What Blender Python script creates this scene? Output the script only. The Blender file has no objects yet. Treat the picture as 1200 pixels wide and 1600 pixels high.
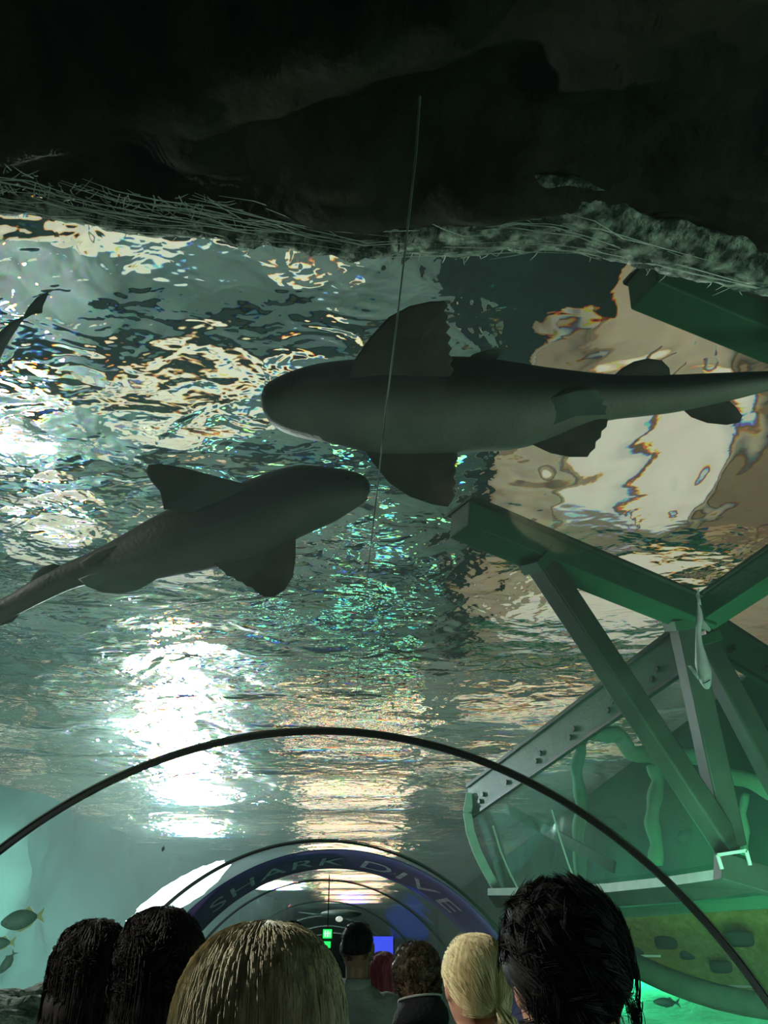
import bpy, bmesh, math, random
import numpy as np
from mathutils import Vector, Matrix, noise as mnoise
random.seed(7)
SC = bpy.context.scene
COL = SC.collection
# ------------------------------------------------------------------ camera, world, lights, exposure
CAMZ = 1.65
PITCH = math.radians(29.5)
FPX = 1200.0
cd = bpy.data.cameras.new('camera'); cam = bpy.data.objects.new('camera', cd); COL.objects.link(cam)
cam.location = (0, 0, CAMZ); cam.rotation_euler = (math.radians(90) + PITCH, 0, 0)
cd.sensor_fit = 'VERTICAL'; cd.sensor_height = 36; cd.lens = 27; cd.clip_start = 0.05; cd.clip_end = 300
SC.camera = cam
SC.view_settings.view_transform = 'Standard'; SC.view_settings.look = 'None'
SC.view_settings.gamma = 1; SC.view_settings.use_curve_mapping = False
SC.view_settings.exposure = 0.0
cy = SC.cycles
cy.use_denoising = True
cy.max_bounces = 10; cy.transparent_max_bounces = 16; cy.transmission_bounces = 8; cy.glossy_bounces = 4; cy.diffuse_bounces = 2
cy.volume_bounces = 0
cy.caustics_reflective = False; cy.caustics_refractive = False
cy.sample_clamp_direct = 0; cy.sample_clamp_indirect = 6
w = bpy.data.worlds.new('world'); SC.world = w; w.use_nodes = True
w.node_tree.nodes['Background'].inputs[0].default_value = (0.20, 0.42, 0.36, 1)
w.node_tree.nodes['Background'].inputs[1].default_value = 0.02

def aim(o, target):
    d = Vector(target) - o.location
    o.rotation_euler = d.to_track_quat('-Z', 'Y').to_euler()
def area(name, loc, target, size, power, color, size_y=None):
    l = bpy.data.lights.new(name, 'AREA'); l.energy = power; l.color = color
    l.shape = 'RECTANGLE'; l.size = size; l.size_y = size_y or size
    o = bpy.data.objects.new(name, l); COL.objects.link(o); o.location = loc; aim(o, target)
    return o
def spot(name, loc, target, power, color, ang=70, rad=0.15, blend=0.6):
    l = bpy.data.lights.new(name, 'SPOT'); l.energy = power; l.color = color
    l.spot_size = math.radians(ang); l.spot_blend = blend; l.shadow_soft_size = rad
    o = bpy.data.objects.new(name, l); COL.objects.link(o); o.location = loc; aim(o, target)
    return o
HAZE = 0.013
SURF = CAMZ + 3.0          # the water surface
CEIL = SURF + 4.0          # the hall's ceiling above the water
# added lights above the water that brighten the ceiling, no fixtures seen
area('ceiling_fill', (4.5, 7, SURF + 0.6), (4.5, 7.5, CEIL), 4, 110, (1.0, 0.93, 0.74), 9)
area('ceiling_fill', (-4.5, 9, SURF + 0.6), (-5, 9.5, CEIL), 5, 300, (0.88, 1.0, 0.96), 14)
area('ceiling_fill', (0, 34, SURF + 0.6), (0, 34, CEIL), 10, 700, (0.9, 1.0, 0.92), 40)
area('ceiling_fill', (-9.5, 21, SURF + 0.6), (-9.5, 21, CEIL), 5, 330, (0.95, 1.0, 0.90), 16)
area('ceiling_fill', (3.2, 17, SURF + 0.6), (3.2, 17, CEIL), 4, 170, (1.0, 0.96, 0.82), 9)
# added underwater lights that brighten the tank, no fixtures seen
area('tank_fill', (-3.5, 1.0, 1.2), (-7.5, 8.0, 2.4), 1.6, 65, (0.62, 1.0, 0.92))
area('tank_fill', (-3.8, 12.0, 1.0), (-8, 28, 2.0), 2.0, 560, (0.62, 1.0, 0.92))
area('tank_fill', (3.2, 1.0, 1.2), (2.0, 3.4, 3.6), 0.8, 34, (0.62, 1.0, 0.78))
area('tank_fill', (1.9, 4.4, 0.9), (4.6, 9.0, 2.6), 1.0, 85, (0.25, 1.0, 0.60))
spot('glare_key', (-3.6, 10.5, 4.3), (0.0, 2.4, 1.6), 1500, (0.85, 1.0, 0.94), 50, 0.02)  # added key that carries the glare's light onto the crowd
spot('glare_glow', (-3.55, 14.0, 4.1), (-3.55, 14.0, 0), 900, (0.75, 1.0, 1.0), 178, 0.02, 0.1)  # added light that makes the haze glow around the glare
spot('side_key', (-4.4, 2.0, 3.9), (0.0, 2.0, 1.6), 1100, (1.0, 1.0, 0.88), 44, 0.15)  # added light outside the frame, for the hair
spot('lip_fill', (-2.7, 3.0, 2.2), (0.45, 1.42, 3.05), 200, (0.85, 1.0, 0.92), 34, 0.03)  # added light to brighten the weedy rock lip
spot('band_fill', (-0.4, 5.5, 0.5), (-0.35, 7.9, 2.3), 38, (1.0, 0.95, 1.0), 120, 0.03)  # added fill inside the tunnel for the lettered band
area('walk_fill', (0.6, -2.2, 0.7), (0.2, 3.0, 2.6), 2.0, 7, (0.80, 1.0, 0.90))  # added fill from behind the camera
spot('green_lamp', (3.0, 13.5, 1.9), (3.6, 9.5, 0.4), 1700, (0.02, 1.0, 0.42), 72, 0.02)

# ------------------------------------------------------------------ helpers
CP, SP = math.cos(PITCH), math.sin(PITCH)
def ray(px, py):
    v = 800 - py
    return Vector(((px - 600), CP * FPX - SP * v, SP * FPX + CP * v))
def at(px, py, D):
    r = ray(px, py); r = r * (D / r.y)
    return Vector((r.x, r.y, CAMZ + r.z))
def plane_hit(px, py, o, n):
    r = ray(px, py); c = Vector((0, 0, CAMZ))
    return c + r * ((o - c).dot(n) / r.dot(n))

def mat(name, color, rough=0.6, spec=0.3, metal=0.0, c2=None, scale=4.0, bump=0.0, bscale=20.0, lo=0.35, hi=0.65, emit=None, estr=0.0, attr=None, sheen=0.0):
    m = bpy.data.materials.new(name); m.use_nodes = True
    nt = m.node_tree; b = nt.nodes['Principled BSDF']
    b.inputs['Roughness'].default_value = rough; b.inputs['Metallic'].default_value = metal
    b.inputs['Specular IOR Level'].default_value = spec
    b.inputs['Base Color'].default_value = (*color, 1)
    tc = nt.nodes.new('ShaderNodeTexCoord')
    src = None
    if c2 is not None:
        n = nt.nodes.new('ShaderNodeTexNoise'); n.inputs['Scale'].default_value = scale; n.inputs['Detail'].default_value = 6
        nt.links.new(tc.outputs['Object'], n.inputs['Vector'])
        r = nt.nodes.new('ShaderNodeValToRGB'); r.color_ramp.elements[0].position = lo; r.color_ramp.elements[1].position = hi
        r.color_ramp.elements[0].color = (*color, 1); r.color_ramp.elements[1].color = (*c2, 1)
        nt.links.new(n.outputs['Fac'], r.inputs['Fac']); src = r.outputs['Color']
    if attr:
        a = nt.nodes.new('ShaderNodeAttribute'); a.attribute_name = attr
        if src is None: src = a.outputs['Color']
        else:
            mx = nt.nodes.new('ShaderNodeMix'); mx.data_type = 'RGBA'; mx.blend_type = 'MULTIPLY'; mx.inputs['Factor'].default_value = 1
            nt.links.new(src, mx.inputs['A']); nt.links.new(a.outputs['Color'], mx.inputs['B']); src = mx.outputs['Result']
    if src is not None: nt.links.new(src, b.inputs['Base Color'])
    if bump:
        n = nt.nodes.new('ShaderNodeTexNoise'); n.inputs['Scale'].default_value = bscale; n.inputs['Detail'].default_value = 8
        nt.links.new(tc.outputs['Object'], n.inputs['Vector'])
        bp = nt.nodes.new('ShaderNodeBump'); bp.inputs['Strength'].default_value = bump; bp.inputs['Distance'].default_value = 0.05
        nt.links.new(n.outputs['Fac'], bp.inputs['Height']); nt.links.new(bp.outputs['Normal'], b.inputs['Normal'])
    if emit:
        b.inputs['Emission Color'].default_value = (*emit, 1); b.inputs['Emission Strength'].default_value = estr
    if sheen: b.inputs['Sheen Weight'].default_value = sheen
    return m

def link(name, me, m, parent=None, smooth=False):
    o = bpy.data.objects.new(name, me); COL.objects.link(o)
    if m is not None and len(me.materials) == 0: me.materials.append(m)
    if parent is not None: o.parent = parent
    if smooth: me.polygons.foreach_set('use_smooth', [True] * len(me.polygons))
    return o
def mesh(name, verts, faces, m=None, parent=None, smooth=False):
    me = bpy.data.meshes.new(name); me.from_pydata([tuple(v) for v in verts], [], faces); me.update()
    bm = bmesh.new(); bm.from_mesh(me); bmesh.ops.recalc_face_normals(bm, faces=bm.faces); bm.to_mesh(me); bm.free()
    return link(name, me, m, parent, smooth)
def tag(o, label=None, cat=None, group=None, kind=None):
    if label: o['label'] = label
    if cat: o['category'] = cat
    if group: o['group'] = group
    if kind: o['kind'] = kind
    return o
def empty(name, loc=(0, 0, 0), rz=0):
    o = bpy.data.objects.new(name, None); COL.objects.link(o); o.location = loc; o.rotation_euler = (0, 0, rz)
    o.empty_display_size = 0.1
    return o
def copy_tree(o, parent=None):
    c = o.copy(); COL.objects.link(c); c.parent = parent
    for ch in [x for x in bpy.data.objects if x.parent == o]: copy_tree(ch, c)
    return c
def frame(d):
    d = d.normalized(); up = Vector((0, 0, 1)) if abs(d.z) < 0.95 else Vector((1, 0, 0))
    s = d.cross(up).normalized(); return s, s.cross(d).normalized()
class MB:
    def __init__(s): s.v = []; s.f = []
    def box(s, a, b):
        i = len(s.v); x0, y0, z0 = a; x1, y1, z1 = b
        s.v += [Vector(p) for p in ((x0,y0,z0),(x1,y0,z0),(x1,y1,z0),(x0,y1,z0),(x0,y0,z1),(x1,y0,z1),(x1,y1,z1),(x0,y1,z1))]
        s.f += [tuple(i + k for k in q) for q in ((0,3,2,1),(4,5,6,7),(0,1,5,4),(1,2,6,5),(2,3,7,6),(3,0,4,7))]
        return s
    def bar(s, p, q, wd, ht, up=None):
        p, q = Vector(p), Vector(q); d = (q - p).normalized()
        if up is None: a, b = frame(d)
        else: a = d.cross(Vector(up)).normalized(); b = a.cross(d).normalized()
        i = len(s.v)
        for c in (p, q):
            for (x, y) in ((-1,-1),(1,-1),(1,1),(-1,1)): s.v.append(c + a * x * wd / 2 + b * y * ht / 2)
        s.f += [tuple(i + k for k in q4) for q4 in ((0,1,2,3),(7,6,5,4),(0,4,5,1),(1,5,6,2),(2,6,7,3),(3,7,4,0))]
        return s
    def tube(s, pts, rad, n=8, closed=False):
        pts = [Vector(p) for p in pts]; i0 = len(s.v); N = len(pts)
        rr = rad if isinstance(rad, (list, tuple)) else [rad] * N
        pa = None
        for k, p in enumerate(pts):
            if closed: d = pts[(k + 1) % N] - pts[k - 1]
            else: d = pts[min(k + 1, N - 1)] - pts[max(k - 1, 0)]
            d = d.normalized()
            if pa is None: a, b = frame(d)
            else:
                a = (pa - d * pa.dot(d)).normalized(); b = a.cross(d).normalized()
            pa = a
            for j in range(n):
                t = 2 * math.pi * j / n
                s.v.append(p + (a * math.cos(t) + b * math.sin(t)) * rr[k])
        for k in range(N if closed else N - 1):
            k2 = (k + 1) % N
            for j in range(n):
                j2 = (j + 1) % n
                s.f.append((i0 + k*n + j, i0 + k*n + j2, i0 + k2*n + j2, i0 + k2*n + j))
        if not closed:
            s.f.append(tuple(i0 + j for j in range(n))); s.f.append(tuple(i0 + (N-1)*n + j for j in reversed(range(n))))
        return s
    def ell(s, c, r, nu=16, nv=10, fn=None):
        c = Vector(c); i0 = len(s.v)
        s.v.append(c + Vector((0, 0, r[2])) if fn is None else fn(Vector((0,0,1))))
        for a in range(1, nv):
            for b in range(nu):
                th = math.pi * a / nv; ph = 2 * math.pi * b / nu
                d = Vector((math.sin(th)*math.cos(ph), math.sin(th)*math.sin(ph), math.cos(th)))
                s.v.append(c + Vector((d.x*r[0], d.y*r[1], d.z*r[2])) if fn is None else fn(d))
        s.v.append(c - Vector((0, 0, r[2])) if fn is None else fn(Vector((0,0,-1))))
        last = len(s.v) - 1
        for b in range(nu):
            b2 = (b + 1) % nu
            s.f.append((i0, i0+1+b, i0+1+b2)); s.f.append((last, i0+1+(nv-2)*nu+b2, i0+1+(nv-2)*nu+b))
            for a in range(nv - 2):
                s.f.append((i0+1+a*nu+b, i0+1+(a+1)*nu+b, i0+1+(a+1)*nu+b2, i0+1+a*nu+b2))
        return s
    def build(s, name, m, parent=None, smooth=False, bevel=0):
        o = mesh(name, s.v, s.f, m, parent, smooth)
        if bevel:
            b = o.modifiers.new('bevel', 'BEVEL'); b.width = bevel; b.segments = 2; b.limit_method = 'ANGLE'
        return o
def bake(o):
    dg = bpy.context.evaluated_depsgraph_get()
    me = bpy.data.meshes.new_from_object(o.evaluated_get(dg))
    o.modifiers.clear(); o.data = me
    return o

# ------------------------------------------------------------------ materials
M = {}
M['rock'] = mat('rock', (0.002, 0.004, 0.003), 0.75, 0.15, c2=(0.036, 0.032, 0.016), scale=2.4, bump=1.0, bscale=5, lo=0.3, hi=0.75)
M['algae'] = mat('algae', (0.03, 0.05, 0.035), 0.7, 0.3, c2=(0.60, 0.68, 0.54), scale=26, bump=0.8, bscale=40, lo=0.42, hi=0.72)
M['weed_pale'] = mat('weed_pale', (0.80, 0.86, 0.74), 0.6, 0.3, c2=(0.35, 0.42, 0.34), scale=5, lo=0.4, hi=0.7)
M['green_steel'] = mat('green_steel', (0.035, 0.12, 0.060), 0.5, 0.3, c2=(0.05, 0.15, 0.08), scale=3, bump=0.1, bscale=30)
M['grey_steel'] = mat('grey_steel', (0.050, 0.060, 0.045), 0.55, 0.3, c2=(0.07, 0.085, 0.062), scale=4)
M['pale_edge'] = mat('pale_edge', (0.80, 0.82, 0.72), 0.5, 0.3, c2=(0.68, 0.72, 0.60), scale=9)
M['bolt'] = mat('bolt', (0.015, 0.03, 0.02), 0.5, 0.4)
M['ring'] = mat('ring', (0.010, 0.014, 0.012), 0.35, 0.5)
M['navy'] = mat('navy', (0.085, 0.068, 0.20), 0.6, 0.3, c2=(0.10, 0.08, 0.22), scale=3)
M['letter'] = mat('letter', (0.75, 0.70, 0.80), 0.6, 0.2, c2=(0.40, 0.36, 0.50), scale=20, lo=0.4, hi=0.62)
M['teal_wall'] = mat('teal_wall', (0.10, 0.24, 0.20), 0.9, 0.1, c2=(0.16, 0.33, 0.29), scale=0.25, bump=0.5, bscale=1.2, lo=0.3, hi=0.7)  # teal of the water haze is put into the wall colour
M['green_wall'] = mat('green_wall', (0.006, 0.055, 0.040), 0.9, 0.1, c2=(0.025, 0.17, 0.07), scale=0.5, bump=0.3, bscale=2, lo=0.35, hi=0.65)
M['olive'] = mat('olive', (0.17, 0.15, 0.035), 0.85, 0.15, c2=(0.25, 0.22, 0.06), scale=14, bump=0.6, bscale=18, lo=0.4, hi=0.7)
M['dark_block'] = mat('dark_block', (0.025, 0.04, 0.022), 0.9, 0.1)
M['sand'] = mat('sand', (0.20, 0.30, 0.20), 0.9, 0.1, c2=(0.30, 0.38, 0.26), scale=3, bump=0.4, bscale=12)
M['pale_rock'] = mat('pale_rock', (0.35, 0.36, 0.27), 0.85, 0.15, c2=(0.14, 0.18, 0.14), scale=7, bump=1, bscale=12)
M['reflected_pale'] = mat('reflected_pale', (0.22, 0.55, 0.33), 0.8, 0.1, c2=(0.34, 0.68, 0.42), scale=3)
M['dark_rail'] = mat('dark_rail', (0.02, 0.035, 0.02), 0.8, 0.1, c2=(0.035, 0.055, 0.03), scale=6)
M['floor'] = mat('floor', (0.02, 0.022, 0.022), 0.6, 0.3, c2=(0.03, 0.03, 0.03), scale=20)
M['skin'] = mat('skin', (0.46, 0.24, 0.16), 0.5, 0.35, c2=(0.42, 0.20, 0.13), scale=30)
M['skin_brown'] = mat('skin_brown', (0.27, 0.14, 0.085), 0.5, 0.35, c2=(0.24, 0.12, 0.075), scale=30)
M['eye_white'] = mat('eye_white', (0.7, 0.7, 0.68), 0.2, 0.5)
M['iris'] = mat('iris', (0.03, 0.02, 0.01), 0.2, 0.5)
M['lip'] = mat('lip', (0.35, 0.12, 0.10), 0.45, 0.3)
M['exit_green'] = mat('exit_green', (0.0, 0.15, 0.03), 0.5, 0.2, emit=(0.02, 1.0, 0.12), estr=1.6)
M['exit_white'] = mat('exit_white', (0.3, 0.6, 0.3), 0.5, 0.2, emit=(0.35, 1.0, 0.45), estr=1.8)
M['black'] = mat('black', (0.012, 0.012, 0.013), 0.6, 0.3)
M['blue_screen'] = mat('blue_screen', (0.02, 0.03, 0.2), 0.5, 0.2, emit=(0.06, 0.09, 1.0), estr=0.75)
M['white_lamp'] = mat('white_lamp', (0.7, 0.7, 0.65), 0.4, 0.3, emit=(1, 1, 0.9), estr=0.5)

def acrylic(name, refl=1.0, tint=(0.96, 0.985, 0.975)):
    m = bpy.data.materials.new(name); m.use_nodes = True; nt = m.node_tree; nt.nodes.clear()
    out = nt.nodes.new('ShaderNodeOutputMaterial'); mix = nt.nodes.new('ShaderNodeMixShader')
    tr = nt.nodes.new('ShaderNodeBsdfTransparent'); tr.inputs[0].default_value = (*tint, 1)
    gl = nt.nodes.new('ShaderNodeBsdfGlossy'); gl.inputs['Roughness'].default_value = 0.04
    gl.inputs['Color'].default_value = (0.9, 1, 0.97, 1)
    fr = nt.nodes.new('ShaderNodeFresnel'); fr.inputs['IOR'].default_value = 1.25
    mu = nt.nodes.new('ShaderNodeMath'); mu.operation = 'MULTIPLY'; mu.inputs[1].default_value = refl
    tc = nt.nodes.new('ShaderNodeTexCoord'); n = nt.nodes.new('ShaderNodeTexNoise'); n.inputs['Scale'].default_value = 2.0
    bp = nt.nodes.new('ShaderNodeBump'); bp.inputs['Strength'].default_value = 0.4; bp.inputs['Distance'].default_value = 0.02
    L = nt.links.new
    L(tc.outputs['Object'], n.inputs['Vector']); L(n.outputs['Fac'], bp.inputs['Height']); L(bp.outputs['Normal'], gl.inputs['Normal'])
    mu.use_clamp = True; mn = nt.nodes.new('ShaderNodeMath'); mn.operation = 'MINIMUM'; mn.inputs[1].default_value = 0.12
    L(fr.outputs[0], mn.inputs[0]); L(mn.outputs[0], mu.inputs[0]); L(mu.outputs[0], mix.inputs[0]); L(tr.outputs[0], mix.inputs[1]); L(gl.outputs[0], mix.inputs[2])
    L(mix.outputs[0], out.inputs['Surface'])
    return m
M['acrylic'] = acrylic('acrylic', 0.8)
M['pane'] = acrylic('pane', 0.8, (0.90, 0.97, 0.94))

def water_material():
    m = bpy.data.materials.new('water_underside'); m.use_nodes = True; nt = m.node_tree; nt.nodes.clear(); L = nt.links.new
    N = nt.nodes.new
    def math_(op, a, b=None, c=None):
        n = N('ShaderNodeMath'); n.operation = op
        for i, v in enumerate((a, b, c)):
            if v is None: continue
            if isinstance(v, (int, float)): n.inputs[i].default_value = v
            else: L(v, n.inputs[i])
        return n.outputs[0]
    tc = N('ShaderNodeTexCoord'); P = tc.outputs['Object']
    def nz(scale, detail=2, dist=0.0, sx=1, sy=1, rough=0.5):
        mp = N('ShaderNodeMapping'); mp.inputs['Scale'].default_value = (sx, sy, 1); L(P, mp.inputs['Vector'])
        n = N('ShaderNodeTexNoise'); n.inputs['Scale'].default_value = scale; n.inputs['Detail'].default_value = detail
        n.inputs['Distortion'].default_value = dist; n.inputs['Roughness'].default_value = rough
        L(mp.outputs[0], n.inputs['Vector']); return n.outputs['Fac']
    sep = N('ShaderNodeSeparateXYZ'); L(P, sep.inputs[0]); X = sep.outputs['X']
    mr = N('ShaderNodeMapRange'); mr.interpolation_type = 'SMOOTHSTEP'
    mr.inputs['From Min'].default_value = 0.1; mr.inputs['From Max'].default_value = 1.3
    mr.inputs['To Min'].default_value = 1.0; mr.inputs['To Max'].default_value = 0.12; L(X, mr.inputs['Value'])
    my = N('ShaderNodeMapRange'); my.interpolation_type = 'SMOOTHSTEP'
    my.inputs['From Min'].default_value = 4.5; my.inputs['From Max'].default_value = 7.0
    my.inputs['To Min'].default_value = 0.0; my.inputs['To Max'].default_value = 0.75; L(sep.outputs['Y'], my.inputs['Value'])
    rough = math_('MAXIMUM', mr.outputs[0], my.outputs[0])
    swell = math_('MULTIPLY', nz(0.8, 2, 0.6), SWELL)
    chop = math_('MULTIPLY', nz(2.2, 2, 1.0, 1, 1.2, 0.5), CHOP)
    fine = math_('MULTIPLY', nz(10.0, 1, 0.4, 1, 1.3), FINE)
    mid = math_('MULTIPLY', nz(5.2, 2, 0.6, 1, 1.3), MID)
    h = math_('ADD', swell, math_('MULTIPLY', math_('ADD', math_('ADD', chop, mid), fine), rough))
    bp = N('ShaderNodeBump'); bp.inputs['Strength'].default_value = 1.0; bp.inputs['Distance'].default_value = 1.0
    L(h, bp.inputs['Height'])
    add = None
    for colr, ior in (((0.95, 0.03, 0), 1.318), ((0.0, 0.94, 0.06), 1.330), ((0.05, 0.03, 0.94), 1.344)):
        r = N('ShaderNodeBsdfRefraction'); r.inputs['Color'].default_value = (*colr, 1); r.inputs['IOR'].default_value = ior
        r.inputs['Roughness'].default_value = 0.0; L(bp.outputs[0], r.inputs['Normal'])
        if add is None: add = r.outputs[0]
        else:
            a = N('ShaderNodeAddShader'); L(add, a.inputs[0]); L(r.outputs[0], a.inputs[1]); add = a.outputs[0]
    gl = N('ShaderNodeBsdfGlossy'); gl.inputs['Roughness'].default_value = 0.0; gl.inputs['Color'].default_value = (0.8, 1.0, 0.95, 1)
    L(bp.outputs[0], gl.inputs['Normal'])
    fr = N('ShaderNodeFresnel'); fr.inputs['IOR'].default_value = 1.33; L(bp.outputs[0], fr.inputs['Normal'])
    mix = N('ShaderNodeMixShader'); L(math_('MULTIPLY', fr.outputs[0], 0.55), mix.inputs[0]); L(add, mix.inputs[1]); L(gl.outputs[0], mix.inputs[2])
    out = N('ShaderNodeOutputMaterial'); L(mix.outputs[0], out.inputs['Surface'])
    return m
SWELL, CHOP, MID, FINE = 0.29, 0.075, 0.024, 0.006
M['water'] = water_material()

# ------------------------------------------------------------------ the setting: hall above the water
o = mesh('water_surface', [(-14, -4, SURF), (14, -4, SURF), (14, 75, SURF), (-14, 75, SURF)], [(3, 2, 1, 0)], M['water'])
# normals must face down, towards the tunnel
if o.data.polygons[0].normal.z > 0: o.data.flip_normals()
tag(o, 'rippling underside of the water surface above the tunnel', kind='structure')

M['ceil_grey'] = mat('ceil_grey', (0.05, 0.10, 0.085), 0.9, 0.1, c2=(0.17, 0.25, 0.215), scale=0.35, lo=0.35, hi=0.65)
M['ceil_beige'] = mat('ceil_beige', (0.50, 0.45, 0.30), 0.9, 0.1, c2=(0.62, 0.60, 0.46), scale=0.5, lo=0.35, hi=0.65)
M['ceil_brown'] = mat('ceil_brown', (0.20, 0.17, 0.11), 0.9, 0.1, c2=(0.28, 0.24, 0.16), scale=1)
M['ceil_cream'] = mat('ceil_cream', (0.85, 0.80, 0.62), 0.9, 0.1)
M['ceil_dark'] = mat('ceil_dark', (0.010, 0.025, 0.022), 0.9, 0.1)
M['glare_white'] = mat('glare_white', (0.8, 0.8, 0.8), 0.9, 0.1, emit=(0.9, 1.0, 0.97), estr=60)
M['glow_beige'] = mat('glow_beige', (0.5, 0.52, 0.42), 0.9, 0.1, emit=(0.95, 1.0, 0.80), estr=0.30)  # glow added to ceiling panels to brighten the beige bay
M['warm_glow'] = mat('warm_glow', (0.8, 0.8, 0.8), 0.9, 0.1, emit=(1.0, 0.80, 0.48), estr=1.9)
M['warm_far'] = mat('warm_far', (0.8, 0.8, 0.8), 0.9, 0.1, emit=(1.0, 0.80, 0.48), estr=5.0)
M['green_glow'] = mat('green_glow', (0.8, 0.8, 0.8), 0.9, 0.1, emit=(0.15, 1.0, 0.6), estr=1.5)
M['blue_glow'] = mat('blue_glow', (0.8, 0.8, 0.8), 0.9, 0.1, emit=(0.15, 0.15, 1.0), estr=3.0)
tag(MB().box((-16, -6, CEIL), (16, 78, CEIL + 0.2)).build('ceiling', M['ceil_grey']), 'hall ceiling above the water', kind='structure')
NTR = [0]
def trim(x0, y0, x1, y1, m, dz=0.0, th=0.12):
    NTR[0] += 1
    o = MB().box((x0, y0, CEIL - dz - th), (x1, y1, CEIL - dz)).build('trim_%d' % NTR[0], m)
    return tag(o, kind='structure')
# beige panelled bay over the calmer water
trim(1.0, 3.5, 7.5, 13.0, M['ceil_beige'], 0.02)
trim(1.0, 3.5, 1.35, 13.0, M['ceil_dark'], 0.15)
trim(0.6, 3.0, 2.1, 5.2, M['ceil_dark'], 0.5)
trim(3.6, 4.0, 4.6, 6.5, M['ceil_brown'], 0.3)
trim(4.2, 6.6, 7.5, 9.0, M['ceil_brown'], 0.3)
trim(2.2, 6.2, 3.9, 8.6, M['glow_beige'], 0.25)
trim(1.5, 5.6, 2.0, 7.2, M['ceil_brown'], 0.3)
trim(2.0, 9.6, 4.6, 11.6, M['glow_beige'], 0.25)
for k in range(5): trim(2.0 + 0.9 * k, 5.2 + 0.5 * (k % 2), 2.05 + 0.9 * k, 9.4, M['ceil_brown'], 0.45)
trim(1.3, 9.0, 4.4, 9.25, M['green_wall'], 0.5)
trim(1.3, 11.9, 5.4, 12.4, M['green_wall'], 0.5)
# grey bay over the rough water
R2 = random.Random(3)
for i in range(40):
    x = R2.uniform(-9, 0.2) if i % 2 else R2.uniform(-8, -2.5); y = R2.uniform(3.5, 16) if i % 2 else R2.uniform(4, 9); a = R2.uniform(0.3, 1.3); b = R2.uniform(0.15, 0.6)
    trim(x, y, x + a, y + b, M['ceil_cream'], 0.2 + 0.01 * i)
for i in range(9):
    y = 3.6 + i * 1.9
    trim(-10, y, 0.6, y + 0.35, M['ceil_dark'], 0.6)
for i in range(16):
    x = R2.uniform(0.9, 4.6); y = R2.uniform(12.6, 19); trim(x, y, x + R2.uniform(0.7, 1.6), y + R2.uniform(0.4, 0.9), M['ceil_cream'] if i % 4 else M['green_wall'], 0.2 + 0.01 * i)
for i in range(14):
    x = R2.uniform(0.4, 4.0); y = R2.uniform(18, 34); trim(x, y, x + R2.uniform(0.2, 0.8), y + R2.uniform(0.2, 0.6), M['ceil_cream'], 0.2 + 0.01 * i)
# far end: warm strips over the tunnel's line
for i in range(54):
    x = R2.uniform(-14, -3.6); y = R2.uniform(10, 34); trim(x, y, x + R2.uniform(0.3, 1.1), y + R2.uniform(0.2, 0.6), M['ceil_cream'], 0.2 + 0.01 * i)
for i in range(30):
    y = 13 + i * 2.0
    trim(-1.3 - 0.05 * y, y, 1.0 - 0.02 * y, y + 0.85 + 0.01 * y, (M['warm_glow'] if i < 10 else M['warm_far']) if i % 3 else M['ceil_cream'], 0.3)  # glowing strips added to make the cream glitter on the water
for i in range(26):
    x = R2.uniform(-2.2, 0.6); y = R2.uniform(6, 15)
    trim(x, y, x + 0.3, y + 0.08, M['green_glow'], 0.4 + 0.01 * i)  # small glowing chips added to make the cyan sparkles
trim(-3.2, 60, -1.6, 74, M['blue_glow'], 0.3)  # glowing panel added for the blue glints
# made-up glowing panels above the water, lined up to make the glare streak
NW = [0]
def glare_panel(px, py, wd, ln):
    NW[0] += 1
    r = ray(px, py); e = math.atan2(r.z, math.hypot(r.x, r.y)); az = math.atan2(r.x, r.y)
    rng = 3.0 / math.tan(e) + 4.0 * math.tan(math.asin(math.cos(e) / 1.33))
    x, y = rng * math.sin(az), rng * math.cos(az)
    o = MB().box((x - wd/2, y - ln/2, CEIL - 0.5), (x + wd/2, y + ln/2, CEIL - 0.4)).build('glare_emitter_%d' % NW[0], M['glare_white'])
    tag(o, 'made-up glowing panel that makes the glare in the rippled water', kind='structure')
for px, py, a, b in ((280, 1000, 0.6, 0.6), (282, 1050, 0.9, 0.9), (278, 1100, 1.1, 1.3), (275, 1150, 1.3, 1.8), (290, 1190, 1.3, 2.0), (300, 1235, 1.3, 2.4), (300, 1295, 1.2, 2.4),
                     (5, 600, 0.35, 0.7), (85, 740, 0.35, 0.35), (20, 440, 0.15, 0.15)):
    glare_panel(px, py, a, b)
M['far_glare'] = mat('far_glare', (0.8, 0.8, 0.8), 0.9, 0.1, emit=(0.9, 1.0, 0.97), estr=14)
for px, py, a, b in ((430, 1385, 2.2, 5.0), (425, 1420, 3.5, 14.0)): glare_panel(px, py, a, b)
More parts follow.
